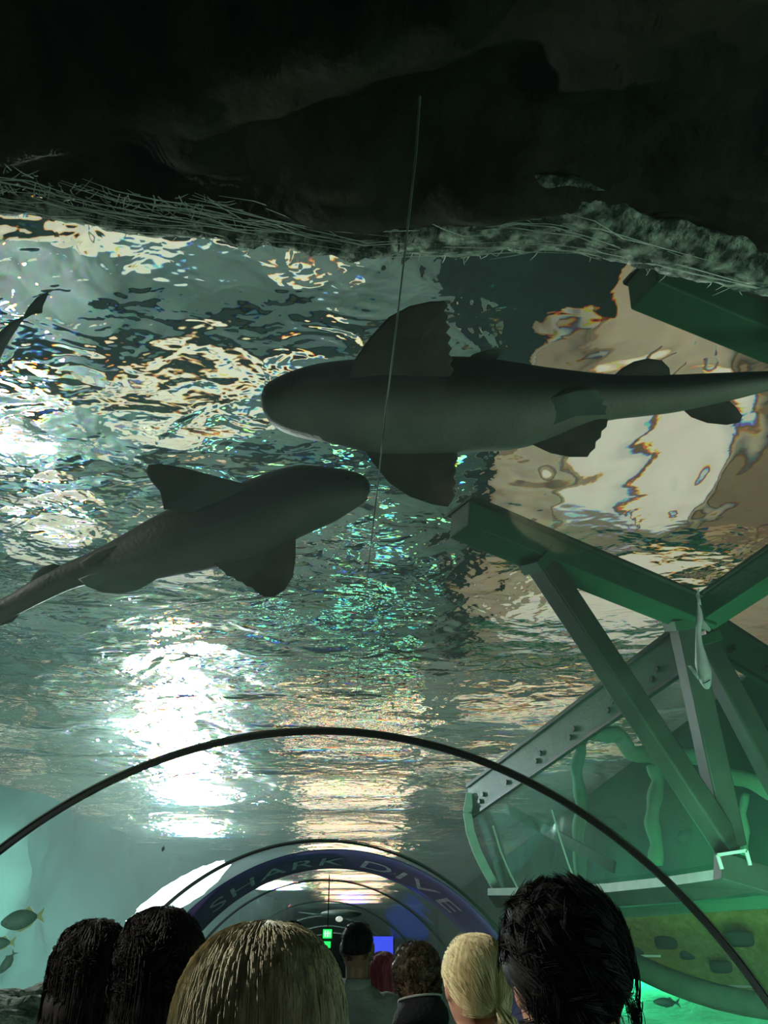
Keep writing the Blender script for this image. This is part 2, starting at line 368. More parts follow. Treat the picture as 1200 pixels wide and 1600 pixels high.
# tank walls and floor
def setting(name, vs, m, label):
    return tag(mesh(name, vs, [(0, 1, 2, 3)], m), label, kind='structure')
def rock_wall():
    vs, fs = [], []; ny, nz = 300, 40
    for i in range(ny + 1):
        y = -5 + 80.0 * (i / ny) ** 1.6
        for j in range(nz + 1):
            z = -0.6 + (SURF - 0.02 + 0.6) * j / nz
            t = j / nz
            b_ = mnoise.fractal(Vector((y * 0.35, z * 0.25, 1)), 1.0, 2.0, 4) * 0.9 + (1 - abs(mnoise.noise(Vector((y * 1.6 + z * 0.9, z * 0.22, 5))))) * 0.35 * (1 - 0.6 * t)
            vs.append((-8.0 + b_ * 0.8 + 0.9 * (1 - t) ** 2, y, z))
    for i in range(ny):
        for j in range(nz): a = i*(nz+1)+j; fs.append((a, a+1, a+nz+2, a+nz+1))
    i0 = len(vs); vs += [(-9.5, -5, -0.6), (-9.5, -5, SURF), (-9.5, 75, SURF), (-9.5, 75, -0.6)]; fs.append((i0, i0+1, i0+2, i0+3))
    o = mesh('wall_left', vs, fs, M['teal_wall'], None, True)
    return tag(o, 'hazy teal rockwork wall of the tank', kind='structure')
rock_wall()
tag(MB().box((4.6, -5, -0.6), (4.9, 75, SURF - 0.02)).build('wall_right', M['green_wall']), 'dark green tank wall', kind='structure')
tag(MB().box((-8.3, 75, -0.6), (4.9, 75.3, SURF + 4)).build('wall_back', M['teal_wall']), 'far teal tank wall', kind='structure')
tag(MB().box((-8.3, -5, -0.9), (4.9, 75, -0.6)).build('ground', M['sand']), 'sandy tank bottom', kind='structure')

M['haze'] = bpy.data.materials.new('haze'); M['haze'].use_nodes = True; _n = M['haze'].node_tree; _n.nodes.clear()
_v = _n.nodes.new('ShaderNodeVolumeScatter'); _v.inputs['Color'].default_value = (0.75, 1.0, 0.93, 1); _v.inputs['Density'].default_value = HAZE; _v.inputs['Anisotropy'].default_value = 0.2
_o = _n.nodes.new('ShaderNodeOutputMaterial'); _n.links.new(_v.outputs[0], _o.inputs['Volume'])

# ------------------------------------------------------------------ tunnel
R = 1.74
def cx(D): return -0.05 - 0.065 * D + (0.0 if D < 17 else 0.010 * (D - 17) ** 1.6)
def czz(D):     # centre height
    ap = np.interp(D, [-4, 3, 6.5, 10, 13.5, 17, 25, 40], [0.731, 0.731, 0.728, 0.69, 0.625, 0.53, 0.3, -0.1])
    return CAMZ + float(ap) - R
def arc_pt(D, t, r=R): return Vector((cx(D) + r * math.sin(t), D, czz(D) + r * math.cos(t)))
T0 = math.radians(96)
def arc_strip(Ds, r, t0=-T0, t1=T0, n=72, th=0.0):
    vs, fs = [], []
    for D in Ds:
        for j in range(n + 1): vs.append(arc_pt(D, t0 + (t1 - t0) * j / n, r))
    for i in range(len(Ds) - 1):
        for j in range(n): fs.append((i*(n+1)+j, i*(n+1)+j+1, (i+1)*(n+1)+j+1, (i+1)*(n+1)+j))
    return vs, fs
Ds = [-3 + i * 1.0 for i in range(41)]
vs, fs = arc_strip(Ds, R)
tun = mesh('acrylic_tunnel', vs, fs, M['acrylic'], smooth=True)
tag(tun, 'clear curved acrylic vault of the walk-through tunnel', kind='structure')
def rect_arc(D, r0, r1, d0, d1, n=110):
    vs, fs = [], []
    for j in range(n + 1):
        t = -T0 + 2 * T0 * j / n
        for (r, dd) in ((r0, d0), (r1, d0), (r1, d1), (r0, d1)):
            p = arc_pt(D, t, r); vs.append((p.x, D + dd, p.z))
    for j in range(n):
        for k in range(4):
            k2 = (k + 1) % 4; fs.append((j*4+k, j*4+k2, (j+1)*4+k2, (j+1)*4+k))
    fs += [(0,1,2,3), (n*4+3, n*4+2, n*4+1, n*4)]
    return vs, fs
ring_labels = ['black joint ring closest overhead, its ends leaving the picture', 'black joint ring just in front of the navy lettered band',
               'thin black ring, first one beyond the navy lettered band', 'thin black ring, second one beyond the navy lettered band',
               'thin black ring, third one beyond the navy lettered band', 'faint small ring deep in the tunnel, fourth beyond the navy band', 'faint smallest ring at the tunnel bend']
for i, D in enumerate((3.0, 6.5, 10.0, 13.5, 17.0, 20.5, 24)):
    g = empty('tunnel_ring', (0, 0, 0)); tag(g, ring_labels[i], 'joint ring', 'black joint rings of the tunnel')
    wdt = 0.018
    vs, fs = rect_arc(D, R - wdt, R - 0.002, -0.012, 0.012); mesh('rubber_seal', vs, fs, M['ring'], g)
    vs, fs = rect_arc(D, R + 0.002, R + 0.006, -0.014, 0.014); mesh('joint_strip', vs, fs, M['grey_steel'], g)
# tunnel base
vs, fs = [], []
for i, D in enumerate(Ds):
    c = cx(D); z = czz(D) + R * math.cos(T0); h = R * math.sin(T0)
    vs += [(c - h - 0.12, D, z), (c - h + 0.05, D, z), (c - h + 0.05, D, 0), (c - h - 0.12, D, -0.6)]
for i in range(len(Ds) - 1):
    for k in range(3): fs.append((i*4+k, i*4+k+1, (i+1)*4+k+1, (i+1)*4+k))
tag(mesh('trim_51', vs, fs, M['black']), 'low black kerb along the tunnel', kind='structure')
vs2 = []
for i, D in enumerate(Ds):
    c = cx(D); z = czz(D) + R * math.cos(T0); h = R * math.sin(T0)
    vs2 += [(c + h + 0.12, D, z), (c + h - 0.05, D, z), (c + h - 0.05, D, 0), (c + h + 0.12, D, -0.6)]
tag(mesh('trim_52', vs2, fs, M['black']), 'low black kerb along the tunnel', kind='structure')
vs, fs = [], []
for D in Ds:
    c = cx(D); vs += [(c - 1.75, D, 0), (c + 1.75, D, 0)]
for i in range(len(Ds) - 1): fs.append((i*2, i*2+1, i*2+3, i*2+2))
tag(mesh('floor', vs, fs, M['floor']), 'dark tunnel floor', kind='structure')

def haze_body():
    mb = MB().box((-8.6, -4.9, -0.59), (4.59, 74.9, SURF - 0.03))
    vs, fs = list(mb.v), list(mb.f)
    i0 = len(vs); n = 48; DD = Ds; T1 = T0
    for D in DD:
        for j in range(n + 1):
            vs.append(arc_pt(D, -T1 + 2 * T1 * j / n, R + 0.012))
        vs.append(Vector((cx(D) + R * math.sin(T1) + 0.14, D, -0.5))); vs.append(Vector((cx(D) - R * math.sin(T1) - 0.14, D, -0.5)))
    k = n + 3
    for i in range(len(DD) - 1):
        for j in range(k):
            j2 = (j + 1) % k; fs.append((i0+i*k+j, i0+i*k+j2, i0+(i+1)*k+j2, i0+(i+1)*k+j))
    fs.append(tuple(i0 + j for j in reversed(range(k)))); fs.append(tuple(i0 + (len(DD)-1)*k + j for j in range(k)))
    me = bpy.data.meshes.new('water_haze'); me.from_pydata([tuple(v) for v in vs], [], fs); me.update()
    bm = bmesh.new(); bm.from_mesh(me); bm.faces.ensure_lookup_table()
    outer = bm.faces[:6]; inner = bm.faces[6:]
    bmesh.ops.recalc_face_normals(bm, faces=outer); bmesh.ops.recalc_face_normals(bm, faces=inner)
    bmesh.ops.reverse_faces(bm, faces=inner)
    bm.to_mesh(me); bm.free()
    tag(link('water_haze', me, M['haze']), 'hazy green tank water', kind='structure')
haze_body()

# navy band with lettering
ban = empty('lettered_arch'); tag(ban, 'navy arched band across the tunnel with pale SHARK DIVE lettering', 'banner')
BD0, BD1, BR, BX = 7.0, 8.45, 1.69, 0.09
vs, fs = [], []; n = 96; nd = 4
for s_, rr in ((0, BR), (1, BR + 0.02)):
    for i in range(nd + 1):
        D = BD0 + (BD1 - BD0) * i / nd
        for j in range(n + 1):
            p = arc_pt(D, -T0 + 2*T0*j/n, rr); vs.append(p + Vector((BX, 0, 0.02)))
S = (nd+1)*(n+1)
for s_ in (0, 1):
    for i in range(nd):
        for j in range(n):
            q = (s_*S+i*(n+1)+j, s_*S+i*(n+1)+j+1, s_*S+(i+1)*(n+1)+j+1, s_*S+(i+1)*(n+1)+j); fs.append(q)
for j in range(n):
    for i in (0, nd):
        a = i*(n+1)+j; fs.append((a, a+1, S+a+1, S+a))
mesh('band', vs, fs, M['navy'], ban, True)
def text_on_band(txt, t0, t1, name):
    cu = bpy.data.curves.new('t', 'FONT'); cu.body = txt; cu.size = 1; cu.resolution_u = 4; cu.extrude = 0
    cu.space_character = 1.12
    ob = bpy.data.objects.new('t', cu); COL.objects.link(ob); bpy.context.view_layer.update()
    me = bpy.data.meshes.new_from_object(ob.evaluated_get(bpy.context.evaluated_depsgraph_get()))
    bpy.data.objects.remove(ob)
    bm = bmesh.new(); bm.from_mesh(me)
    for _ in range(2): bmesh.ops.subdivide_edges(bm, edges=[e for e in bm.edges if e.calc_length() > 0.06], cuts=1)
    bmesh.ops.triangulate(bm, faces=bm.faces)
    xs = [v.co.x for v in bm.verts]; ys = [v.co.y for v in bm.verts]
    x0, x1, y0, y1 = min(xs), max(xs), min(ys), max(ys)
    for v in bm.verts:
        u = (v.co.x - x0) / (x1 - x0); h = (v.co.y - y0) / (y1 - y0)
        u += 0.03 * (h - 0.5)
        D = BD1 - 0.42 - h * 0.62
        p = arc_pt(D, t0 + (t1 - t0) * u, BR - 0.006)
        v.co = p + Vector((BX, 0, 0.02))
    bm.to_mesh(me); bm.free(); me.materials.clear()
    return link(name, me, M['letter'], ban)
text_on_band('SHARK', math.radians(-40), math.radians(3.5), 'lettering')
text_on_band('DIVE', math.radians(9), math.radians(41), 'lettering')

# pale seam line along the crown of the tunnel
M['seam'] = mat('seam', (0.34, 0.46, 0.40), 0.5, 0.3, c2=(0.10, 0.14, 0.12), scale=5, lo=0.35, hi=0.6)
seam = [(656, 150), (650, 240), (641, 320), (632, 400), (618, 520), (602, 650), (590, 760), (577, 870), (566, 980), (556, 1090)]
pts = []
for px, py in seam:
    r = ray(px, py); lo, hi = 0.1, 12.0
    for _ in range(50):
        D = (lo + hi) / 2; p = at(px, py, D)
        if (p.x - cx(D)) ** 2 + (p.z - czz(D)) ** 2 < (R - 0.004) ** 2: lo = D
        else: hi = D
    pts.append(at(px, py, lo))
tag(MB().tube(pts, 0.0013, 5).build('trim_53', M['seam']), 'pale seam running along the crown of the acrylic', kind='structure')

# ------------------------------------------------------------------ rock overhang
def rock_overhang():
    lip = [(-260, 300), (-60, 300), (0, 308), (90, 318), (160, 334), (230, 346), (330, 350), (395, 368), (412, 362), (470, 372), (540, 384), (600, 386),
           (650, 378), (720, 384), (800, 376), (880, 373), (930, 385), (1000, 402), (1100, 425), (1200, 445), (1400, 470)]
    H = 1.45
    base = []
    N = 260
    for k in range(N + 1):
        x = -260 + (1660) * k / N
        y = float(np.interp(x, [p[0] for p in lip], [p[1] for p in lip]))
        y += 5 * mnoise.noise(Vector((x * 0.03, 0, 0))) + 3 * mnoise.noise(Vector((x * 0.12, 5, 0)))
        r = ray(x, y); t = H / r.z; base.append(Vector((r.x * t, r.y * t, CAMZ + H)))
    rows = []
    # front face rising from the lip, then the underside running back over the camera
    for h, back in ((1.9, -0.55), (1.2, -0.40), (0.7, -0.25), (0.35, -0.12), (0.15, -0.04), (0.05, 0.0)):
        rows.append([p + Vector((0, -back * 0.5 , h)) for p in base])
    for k in range(0, 70):
        d = 0.02 + (k / 69.0) ** 1.4 * 3.6
        rows.append([p + Vector((p.x * d * 0.05, -d, -0.02 + 0.10 * min(1, d / 1.5) - 0.02 * d)) for p in base])
    vs = []
    for i, row in enumerate(rows):
        for p in row:
            q = p.copy()
            if i >= 5:
                back = base[0].y - p.y
                a = min(1, (i - 5) / 8.0)
                s = Vector((p.x * 0.9, p.y * 2.2, 0))
                q.z += a * (0.16 * mnoise.fractal(s * 1.3, 1.0, 2.0, 4) + 0.05 * mnoise.fractal(Vector((p.x * 3, p.y * 7 + p.x * 2, 2)), 1.0, 2.0, 3))
            vs.append(q)
    nr = len(rows); fs = []
    for i in range(nr - 1):
        for j in range(N): fs.append((i*(N+1)+j, i*(N+1)+j+1, (i+1)*(N+1)+j+1, (i+1)*(N+1)+j))
    # close the top, so the overhang is a solid mass
    i0 = len(vs)
    for j in range(N + 1): q = rows[-1][j]; vs.append((q.x, q.y, q.z + 2.0))
    for j in range(N):
        fs.append(((nr-1)*(N+1)+j, (nr-1)*(N+1)+j+1, i0+j+1, i0+j)); fs.append((i0+j, i0+j+1, j+1, j))
    ov = empty('rock_overhang'); tag(ov, 'huge dark rock overhang spanning above the tunnel with a ragged weedy lip', 'rock')
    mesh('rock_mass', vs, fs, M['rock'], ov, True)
    # ragged weed on the lip: long fibres lying along it plus short hanging threads
    mb = MB(); rr = random.Random(5)
    for k in range(95):
        j = rr.randrange(4, N - 62); ln = rr.randint(14, 60)
        off = Vector((0, rr.uniform(-0.10, 0.02), rr.uniform(-0.012, 0.02)))
        wid = 1.0
        if 600 < -260 + 1660 * j / N < 1000: off.y = rr.uniform(-0.12, 0.02)
        p = []
        for q in range(5):
            jj = min(N, j + ln * q // 4)
            b = base[jj]
            p.append(b + off * (1 - 0.5 * q / 4) + Vector((0, rr.uniform(-0.006, 0.006) - 0.02, rr.uniform(-0.006, 0.004) - 0.045)))
        mb.tube(p, [0.0005, 0.0013, 0.0017, 0.0012, 0.0003], 4)
    for k in range(900):
        j = rr.randrange(4, N - 4); b = base[j] + Vector((0, rr.uniform(-0.09, 0.01), -0.02))
        e = b + Vector((rr.gauss(0, 0.02), rr.gauss(0.005, 0.02), rr.uniform(-0.02, 0.005)))
        mb.tube([b, (b + e) / 2 + Vector((0, 0, -0.004)), e], [0.0016, 0.0012, 0.0004], 3)
    mb.build('weed_fringe', M['weed_pale'], ov)
    # growth band along the lip
    vs, fs = [], []
    for i in range(9):
        for j in range(N + 1):
            x = -260 + 1660 * j / N
            wd = 0.025 + 0.17 * math.exp(-((x - 830) / 170.0) ** 2) + 0.10 * math.exp(-((x - 1100) / 120.0) ** 2)
            b = base[j]; t = i / 8.0
            z = -0.022 - 0.018 * math.sin(math.pi * t) + 0.012 * mnoise.noise(Vector((b.x * 14, i * 1.3, 0)))
            vs.append(b + Vector((0, -wd * t + 0.012 * mnoise.noise(Vector((b.x * 20, 3, i))), z)))
    for i in range(8):
        for j in range(N): fs.append((i*(N+1)+j, i*(N+1)+j+1, (i+1)*(N+1)+j+1, (i+1)*(N+1)+j))
    g = mesh('weed_mat', vs, fs, M['algae'], ov, True)
    sd = g.modifiers.new('s', 'SOLIDIFY'); sd.thickness = 0.012
rock_overhang()

# ------------------------------------------------------------------ steel frame of the viewing box under water
def framework():
    UP = Vector((0, 0, 1))
    b = empty('steel_beam'); tag(b, 'long green steel beam crossing below the big shark, struts hanging from it', 'beam')
    A, J = at(718, 812, 4.0), at(1100, 968, 5.0)
    MB().bar(A, J, 0.20, 0.17, UP).build('beam_body', M['green_steel'], b, bevel=0.008)
    MB().bar(A + Vector((0, 0.0, 0.095)), J + Vector((0, 0, 0.095)), 0.27, 0.02, UP).build('top_flange', M['grey_steel'], b)
    b = empty('steel_beam'); tag(b, 'green steel beam jutting out from under the rock overhang', 'beam')
    p, q = at(1003, 440, 2.25), at(1290, 560, 2.62)
    MB().bar(p, q, 0.17, 0.16, UP).build('beam_body', M['green_steel'], b, bevel=0.008)
    MB().bar(p + Vector((0.0, 0, 0.09)), q + Vector((0, 0, 0.09)), 0.20, 0.02, UP).build('top_flange', M['grey_steel'], b)
    b = empty('steel_beam'); tag(b, 'pale-edged green beam rising from the junction above the small white shark', 'beam')
    p, q = at(1095, 965, 5.0), at(1290, 835, 4.0)
    MB().bar(p, q, 0.18, 0.16, UP).build('beam_body', M['green_steel'], b, bevel=0.008)
    MB().bar(p + Vector((0, 0, 0.09)), q + Vector((0, 0, 0.09)), 0.22, 0.02, UP).build('top_flange', M['grey_steel'], b)
    foot = at(1148, 1345, 5.4)
    for (px, py, D, fx, fy, wd, lab) in ((840, 872, 4.25, 1140, 1325, 0.145, 'grey-green diagonal strut running from the long beam down to the white bracket'),
                               (1066, 972, 4.95, 1142, 1320, 0.150, 'steep grey-green strut beside the small white shark'),
                               (1098, 1000, 5.3, 1330, 1440, 0.150, 'dark green strut behind the small white shark leaving the picture')):
        s = empty('steel_strut'); tag(s, lab, 'strut', 'struts of the steel frame')
        a = at(px, py, D); f = at(fx, fy, 5.45)
        MB().bar(a, f, wd, wd, (0, -1, 0.3)).build('strut_tube', M['grey_steel'], s, bevel=0.012)
        d = (f - a).normalized(); MB().bar(a - d * 0.02, a + d * 0.05, wd + 0.05, wd + 0.03, (0, -1, 0.3)).build('end_plate', M['green_steel'], s, bevel=0.004)
    # bolted plates
    for (p, q, lab, nb) in ((at(735, 1252, 9.1), at(1062, 1016, 5.7), 'green bolted plate along the upper edge of the glass panel', 6),
                        (at(1106, 985, 5.3), at(1300, 1105, 6.9), 'green bolted plate running off behind the small white shark', 4)):
        pl = empty('bolted_plate'); tag(pl, lab, 'steel plate', 'bolted plates of the steel frame')
        d = (q - p); up = Vector((0, 0, 1))
        side = d.normalized().cross(up).normalized()
        MB().bar(p, q, 0.03, 0.30, up).build('plate', M['green_steel'], pl)
        nrm = side if side.dot(Vector((0, 0, CAMZ)) - p) > 0 else -side
        upv = nrm.cross(d.normalized())
        if upv.z < 0: upv = -upv
        MB().bar(p - upv * 0.165, q - upv * 0.165, 0.05, 0.03, up).build('dark_seal', M['bolt'], pl)
        MB().bar(p + upv * 0.165, q + upv * 0.165, 0.07, 0.035, up).build('edge_flange', M['grey_steel'], pl)
        for k in range(nb):
            c0 = p + d * ((k + 0.5) / nb)
            for dz in (-0.06,):
                for dx in (-0.045, 0.045):
                    c = c0 + d.normalized() * dx + upv * (dz + dx * 0.5)
                    MB().tube([c + nrm * 0.012, c + nrm * 0.04], 0.026, 6).build('bolt', M['bolt'], pl)
    # glass panel of the box
    gp = empty('glass_panel'); tag(gp, 'large clear glass panel framed between the bolted plate and the white ledge', 'glass panel')
    q4 = [at(735, 1250, 9.1), at(1062, 1020, 5.7), at(1148, 1345, 5.45), at(783, 1395, 9.1)]
    nn = (q4[1] - q4[0]).cross(q4[2] - q4[0]).normalized() * 0.02
    mesh('pane', q4 + [p + nn for p in q4], [(0,1,2,3), (7,6,5,4), (0,4,5,1), (1,5,6,2), (2,6,7,3), (3,7,4,0)], M['pane'], gp)
    rim = [at(x, y, 9.05) for x, y in ((735, 1240), (730, 1270), (735, 1300), (745, 1330), (757, 1355), (770, 1378), (782, 1396))]
    mb = MB()
    for i in range(len(rim) - 1): mb.bar(rim[i], rim[i+1], 0.09, 0.05, (0, 1, 0))
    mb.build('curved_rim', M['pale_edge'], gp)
    MB().tube([at(x, y, 7.6) for x, y in ((862, 1265), (875, 1310), (888, 1350), (902, 1385))], 0.008, 6).build('pane_joint', M['pale_edge'], gp)
    MB().tube([at(x, y, 8.4) for x, y in ((770, 1290), (782, 1330), (797, 1365), (810, 1390))], 0.010, 6).build('pane_joint', M['pale_edge'], gp)
    MB().bar(at(790, 1262, 8.8), at(960, 1355, 7.4), 0.03, 0.10, UP).build('inner_rail', M['green_steel'], gp)
    # ledge, bracket
    lg = empty('ledge'); tag(lg, 'pale-edged steel ledge under the glass panel, sloping grey underside', 'ledge')
    def strip(name, rows, m, parent, back=0.05):
        vs, fs = [], []; k = len(rows[0])
        for row in rows:
            for p in row: vs.append(p)
        for row in rows:
            for p in row: vs.append(p + Vector((back, back, 0.0)))
        S = len(rows) * k
        for i in range(len(rows) - 1):
            for j in range(k - 1):
                a = i*k+j; fs.append((a, a+1, a+k+1, a+k)); fs.append((S+a, S+a+k, S+a+k+1, S+a+1))
        for j in range(k - 1):
            fs.append((j, S+j, S+j+1, j+1)); a = (len(rows)-1)*k+j; fs.append((a, a+1, S+a+1, S+a))
        for i in range(len(rows) - 1):
            a = i*k; fs.append((a, a+k, S+a+k, S+a)); a = i*k+k-1; fs.append((a, S+a, S+a+k, a+k))
        return mesh(name, vs, fs, m, parent)
    xs = [762, 860, 950, 1040, 1135]
    Dq = [9.0, 8.0, 7.1, 6.2, 5.4]
    top = [1388, 1386, 1380, 1370, 1356]; bt = [1399, 1399, 1394, 1385, 1372]
    strip('pale_face', [[at(x, y, D) for x, y, D in zip(xs, top, Dq)], [at(x, y, D) for x, y, D in zip(xs, bt, Dq)]], M['pale_edge'], lg)  # lit front face: its brightness is put into the pale colour
    x2 = [775, 870, 965, 1060, 1185]; b2 = [1418, 1422, 1416, 1409, 1392]
    strip('underside', [[at(x, y, D) for x, y, D in zip(xs, bt, Dq)], [at(x, y, D + 0.2) for x, y, D in zip(x2, b2, Dq)]], M['grey_steel'], lg)
    x3 = [790, 880, 975, 1075, 1260]; b3 = [1420, 1424, 1418, 1411, 1392]; b4 = [1436, 1440, 1434, 1427, 1416]
    strip('lower_flange', [[at(x, y, D + 0.25) for x, y, D in zip(x3, b3, Dq)], [at(x, y, D + 0.3) for x, y, D in zip(x3, b4, Dq)]], M['green_steel'], lg)
    br = empty('corner_bracket'); tag(br, 'white-edged corner bracket where the struts meet the ledge', 'bracket')
    c = at(1150, 1348, 5.35)
    MB().bar(c + Vector((-0.12, 0, -0.02)), c + Vector((0.30, 0.05, -0.13)), 0.12, 0.16, UP).build('bracket_body', M['grey_steel'], br, bevel=0.006)
    mb = MB(); a0, a1, a2, a3 = at(1121, 1336, 5.27), at(1166, 1329, 5.27), at(1172, 1352, 5.27), at(1128, 1358, 5.27)
    mb.bar(a3, a0, 0.018, 0.018); mb.bar(a0, a1, 0.018, 0.018); mb.bar(a1, a2, 0.018, 0.018)
    mb.build('white_edge', M['pale_edge'], br)
    # olive bank and dark blocks on it
    bk = empty('sloping_bank'); tag(bk, 'olive-coloured sloping bank below the ledge with dark pits', 'bank')
    rows = []
    for i in range(9):
        t = i / 8.0; row = []
        for j in range(15):
            s = j / 14.0; x = 820 + s * 520; yt = float(np.interp(x, [820, 960, 1200, 1340], [1440, 1436, 1415, 1405]))
            yb = float(np.interp(x, [820, 960, 1020, 1100, 1200, 1340], [1470, 1478, 1520, 1545, 1556, 1570]))
            p = at(x, yt + (yb - yt) * t, 7.9 - s * 1.4 + 0.6 * t); p += Vector((0, 0.05, 0)) * mnoise.noise(p * 2); row.append(p)
        rows.append(row)
    strip('bank_face', rows, M['olive'], bk, 0.15)
    for (x0, y0, x1, y1, D) in ((1022, 1462, 1060, 1484, 7.55), (1060, 1480, 1090, 1500, 7.6), (1130, 1454, 1180, 1480, 6.95), (1108, 1500, 1145, 1521, 7.3), (985, 1478, 1010, 1492, 7.9)):
        p, q = at(x0, y0, D), at(x1, y1, D)
        MB().ell((0,0,0), (1,1,1), 24, 14, fn=lambda d, c_=(p + q) / 2, w_=(q.x - p.x) / 2, h_=(p.z - q.z) / 2: c_ + Vector((math.copysign(abs(d.x) ** 0.55, d.x) * w_, d.y * 0.07, math.copysign(abs(d.z) ** 0.55, d.z) * h_))).build('dark_pit', M['dark_block'], bk, True)
    # dark curved rim pipe
    pr = [(930, 1478), (965, 1497), (1000, 1512), (1040, 1530), (1080, 1545), (1120, 1557), (1160, 1566), (1200, 1572), (1260, 1580), (1330, 1584)]
    pi_ = empty('curved_rail'); tag(pi_, 'thick dark green rail curving below the olive bank', 'rail')
    MB().tube([at(x, y, 6.9 - (x - 930) / 400.0 * 1.0) for x, y in pr], 0.085, 10).build('rail_tube', M['dark_rail'], pi_, True)
    MB().tube([at(x, y - 11, 6.9 - (x - 930) / 400.0 * 1.0) for x, y in pr], 0.03, 8).build('rail_lip', M['dark_rail'], pi_, True)
    for (x0, x1, y, D, lab) in ((965, 1032, 1493, 7.2, 'short pale waterline strip below the olive bank'), (1075, 1190, 1541, 6.6, 'longer pale waterline strip across the curved rail')):
        s = MB().bar(at(x0, y, D), at(x1, y + 1, D), 0.015, 0.015).build('pale_strip', M['pale_edge']); tag(s, lab, 'strip light')  # plain pale bars that give off no light
framework()
# lit green sand mound beyond the rail
def green_mound():
    vs, fs = [], []; nx, ny = 30, 14
    for i in range(ny + 1):
        for j in range(nx + 1):
            x = 1.6 + 2.9 * j / nx; y = 7.5 + 5.5 * i / ny
            z = 0.55 + 0.75 * (i / ny) + 0.10 * mnoise.noise(Vector((x * 1.5, y, 0)))
            vs.append((x, y, z))
    for i in range(ny):
        for j in range(nx): fs.append((i*(nx+1)+j, i*(nx+1)+j+1, (i+1)*(nx+1)+j+1, (i+1)*(nx+1)+j))
    i0 = len(vs); vs += [(1.6, 7.5, -0.6), (4.6, 7.5, -0.6), (4.6, 13, -0.6), (1.6, 13, -0.6)]
    fs.append(tuple(range(0, nx + 1)) + (i0 + 1, i0))
    return tag(mesh('sand_mound', vs, fs, M['sand'], None, True), 'sandy mound flooded with bright green lamp light', 'sand')
green_mound()
# reflected columns, built as solid wavy shapes before the dark green wall
wp = [([(904, 1150), (908, 1175), (900, 1200), (905, 1230), (909, 1265), (903, 1300), (906, 1340), (908, 1385)], 9.5, 0.075, 'pale wavering reflection, built solid, furthest from the struts', 0.5),
      ([(1020, 1195), (1028, 1220), (1022, 1250), (1018, 1285), (1026, 1320), (1024, 1350)], 8.2, 0.075, 'pale wavering reflection, built solid, behind the foot of the long diagonal strut', 0.5),
      ([(1165, 1240), (1160, 1270), (1165, 1300), (1162, 1335)], 7.6, 0.04, 'short pale wavering reflection, built solid, beyond the corner bracket', 0.5)]
for pts_, D, rd, lab, _ in wp:
    P_ = [at(x, y, D) for x, y in pts_]
    fine = []
    for i in range(len(P_) - 1):
        for k in range(4): fine.append(P_[i].lerp(P_[i+1], k / 4.0))
    fine.append(P_[-1])
    p = MB().tube(fine, [rd * (0.95 + 0.12 * math.sin(i * 1.1)) for i in range(len(fine))], 8).build('wavy_reflection', M['reflected_pale'], None, True)
    tag(p, lab, 'post', 'pale reflections behind the glass panel')
s = MB(); P_ = [at(x, y, 8.6) for x, y in ((905, 1150), (935, 1140), (965, 1150), (985, 1172), (1022, 1185), (1060, 1180), (1110, 1190), (1150, 1215), (1200, 1235), (1260, 1240))]
fine = []
for i in range(len(P_) - 1):
    for k in range(4): fine.append(P_[i].lerp(P_[i+1], k / 4.0) + Vector((0, 0, 0.03 * math.sin((i*4+k) * 0.9))))
s.tube(fine, 0.09, 8); tag(s.build('wavy_reflection_bar', M['reflected_pale'], None, True), 'pale wavering horizontal reflection, built solid, joining the upright ones behind the glass', 'rail')  # wavy reflection built as a solid bar

# ------------------------------------------------------------------ sharks
def loft_pairs(pairs, o, n, thick, bellydir, cols, nu=28, sub=4, nf=1.0):
    """pairs: (top pixel, bottom pixel) along the body; builds a round body through them on the plane (o, n)."""
    A = [plane_hit(*p, o, n) for p, q in pairs]; B = [plane_hit(*q, o, n) for p, q in pairs]
    def cr(P, t):
        i = min(int(t), len(P) - 2); f = t - i
        p0, p1, p2, p3 = P[max(i-1, 0)], P[i], P[i+1], P[min(i+2, len(P)-1)]
        return 0.5 * ((2*p1) + (p2-p0)*f + (2*p0-5*p1+4*p2-p3)*f*f + (3*p1-p0-3*p2+p3)*f*f*f)
    N = (len(pairs) - 1) * sub
    vs, fs, cl = [], [], []
    for i in range(N + 1):
        a, b = cr(A, i / sub), cr(B, i / sub); c = (a + b) / 2; h = (a - b) / 2
        th = thick(i / N) if callable(thick) else thick
        for j in range(nu):
            t = 2 * math.pi * j / nu
            d = h * math.cos(t) + n * (h.length * th * math.sin(t))
            vs.append(c + d)
            # belly faces the viewer and down: bellydir in (h, n) frame
            k = math.cos(t - bellydir)
            k = max(0, min(1, 0.5 + 1.2 * (k - 0.5)))
            k = k * k * (3 - 2 * k)
            cl.append(tuple(cols[0][m_] * (1 - k) + cols[1][m_] * k for m_ in range(3)))
    for i in range(N):
        for j in range(nu):
            j2 = (j + 1) % nu; fs.append((i*nu+j, i*nu+j2, (i+1)*nu+j2, (i+1)*nu+j))
    fs.append(tuple(range(nu))); fs.append(tuple(N*nu + j for j in reversed(range(nu))))
    return vs, fs, cl
def colour(o, cl):
    ca = o.data.color_attributes.new('Col', 'FLOAT_COLOR', 'POINT')
    for i, c in enumerate(cl): ca.data[i].color = (*c, 1)
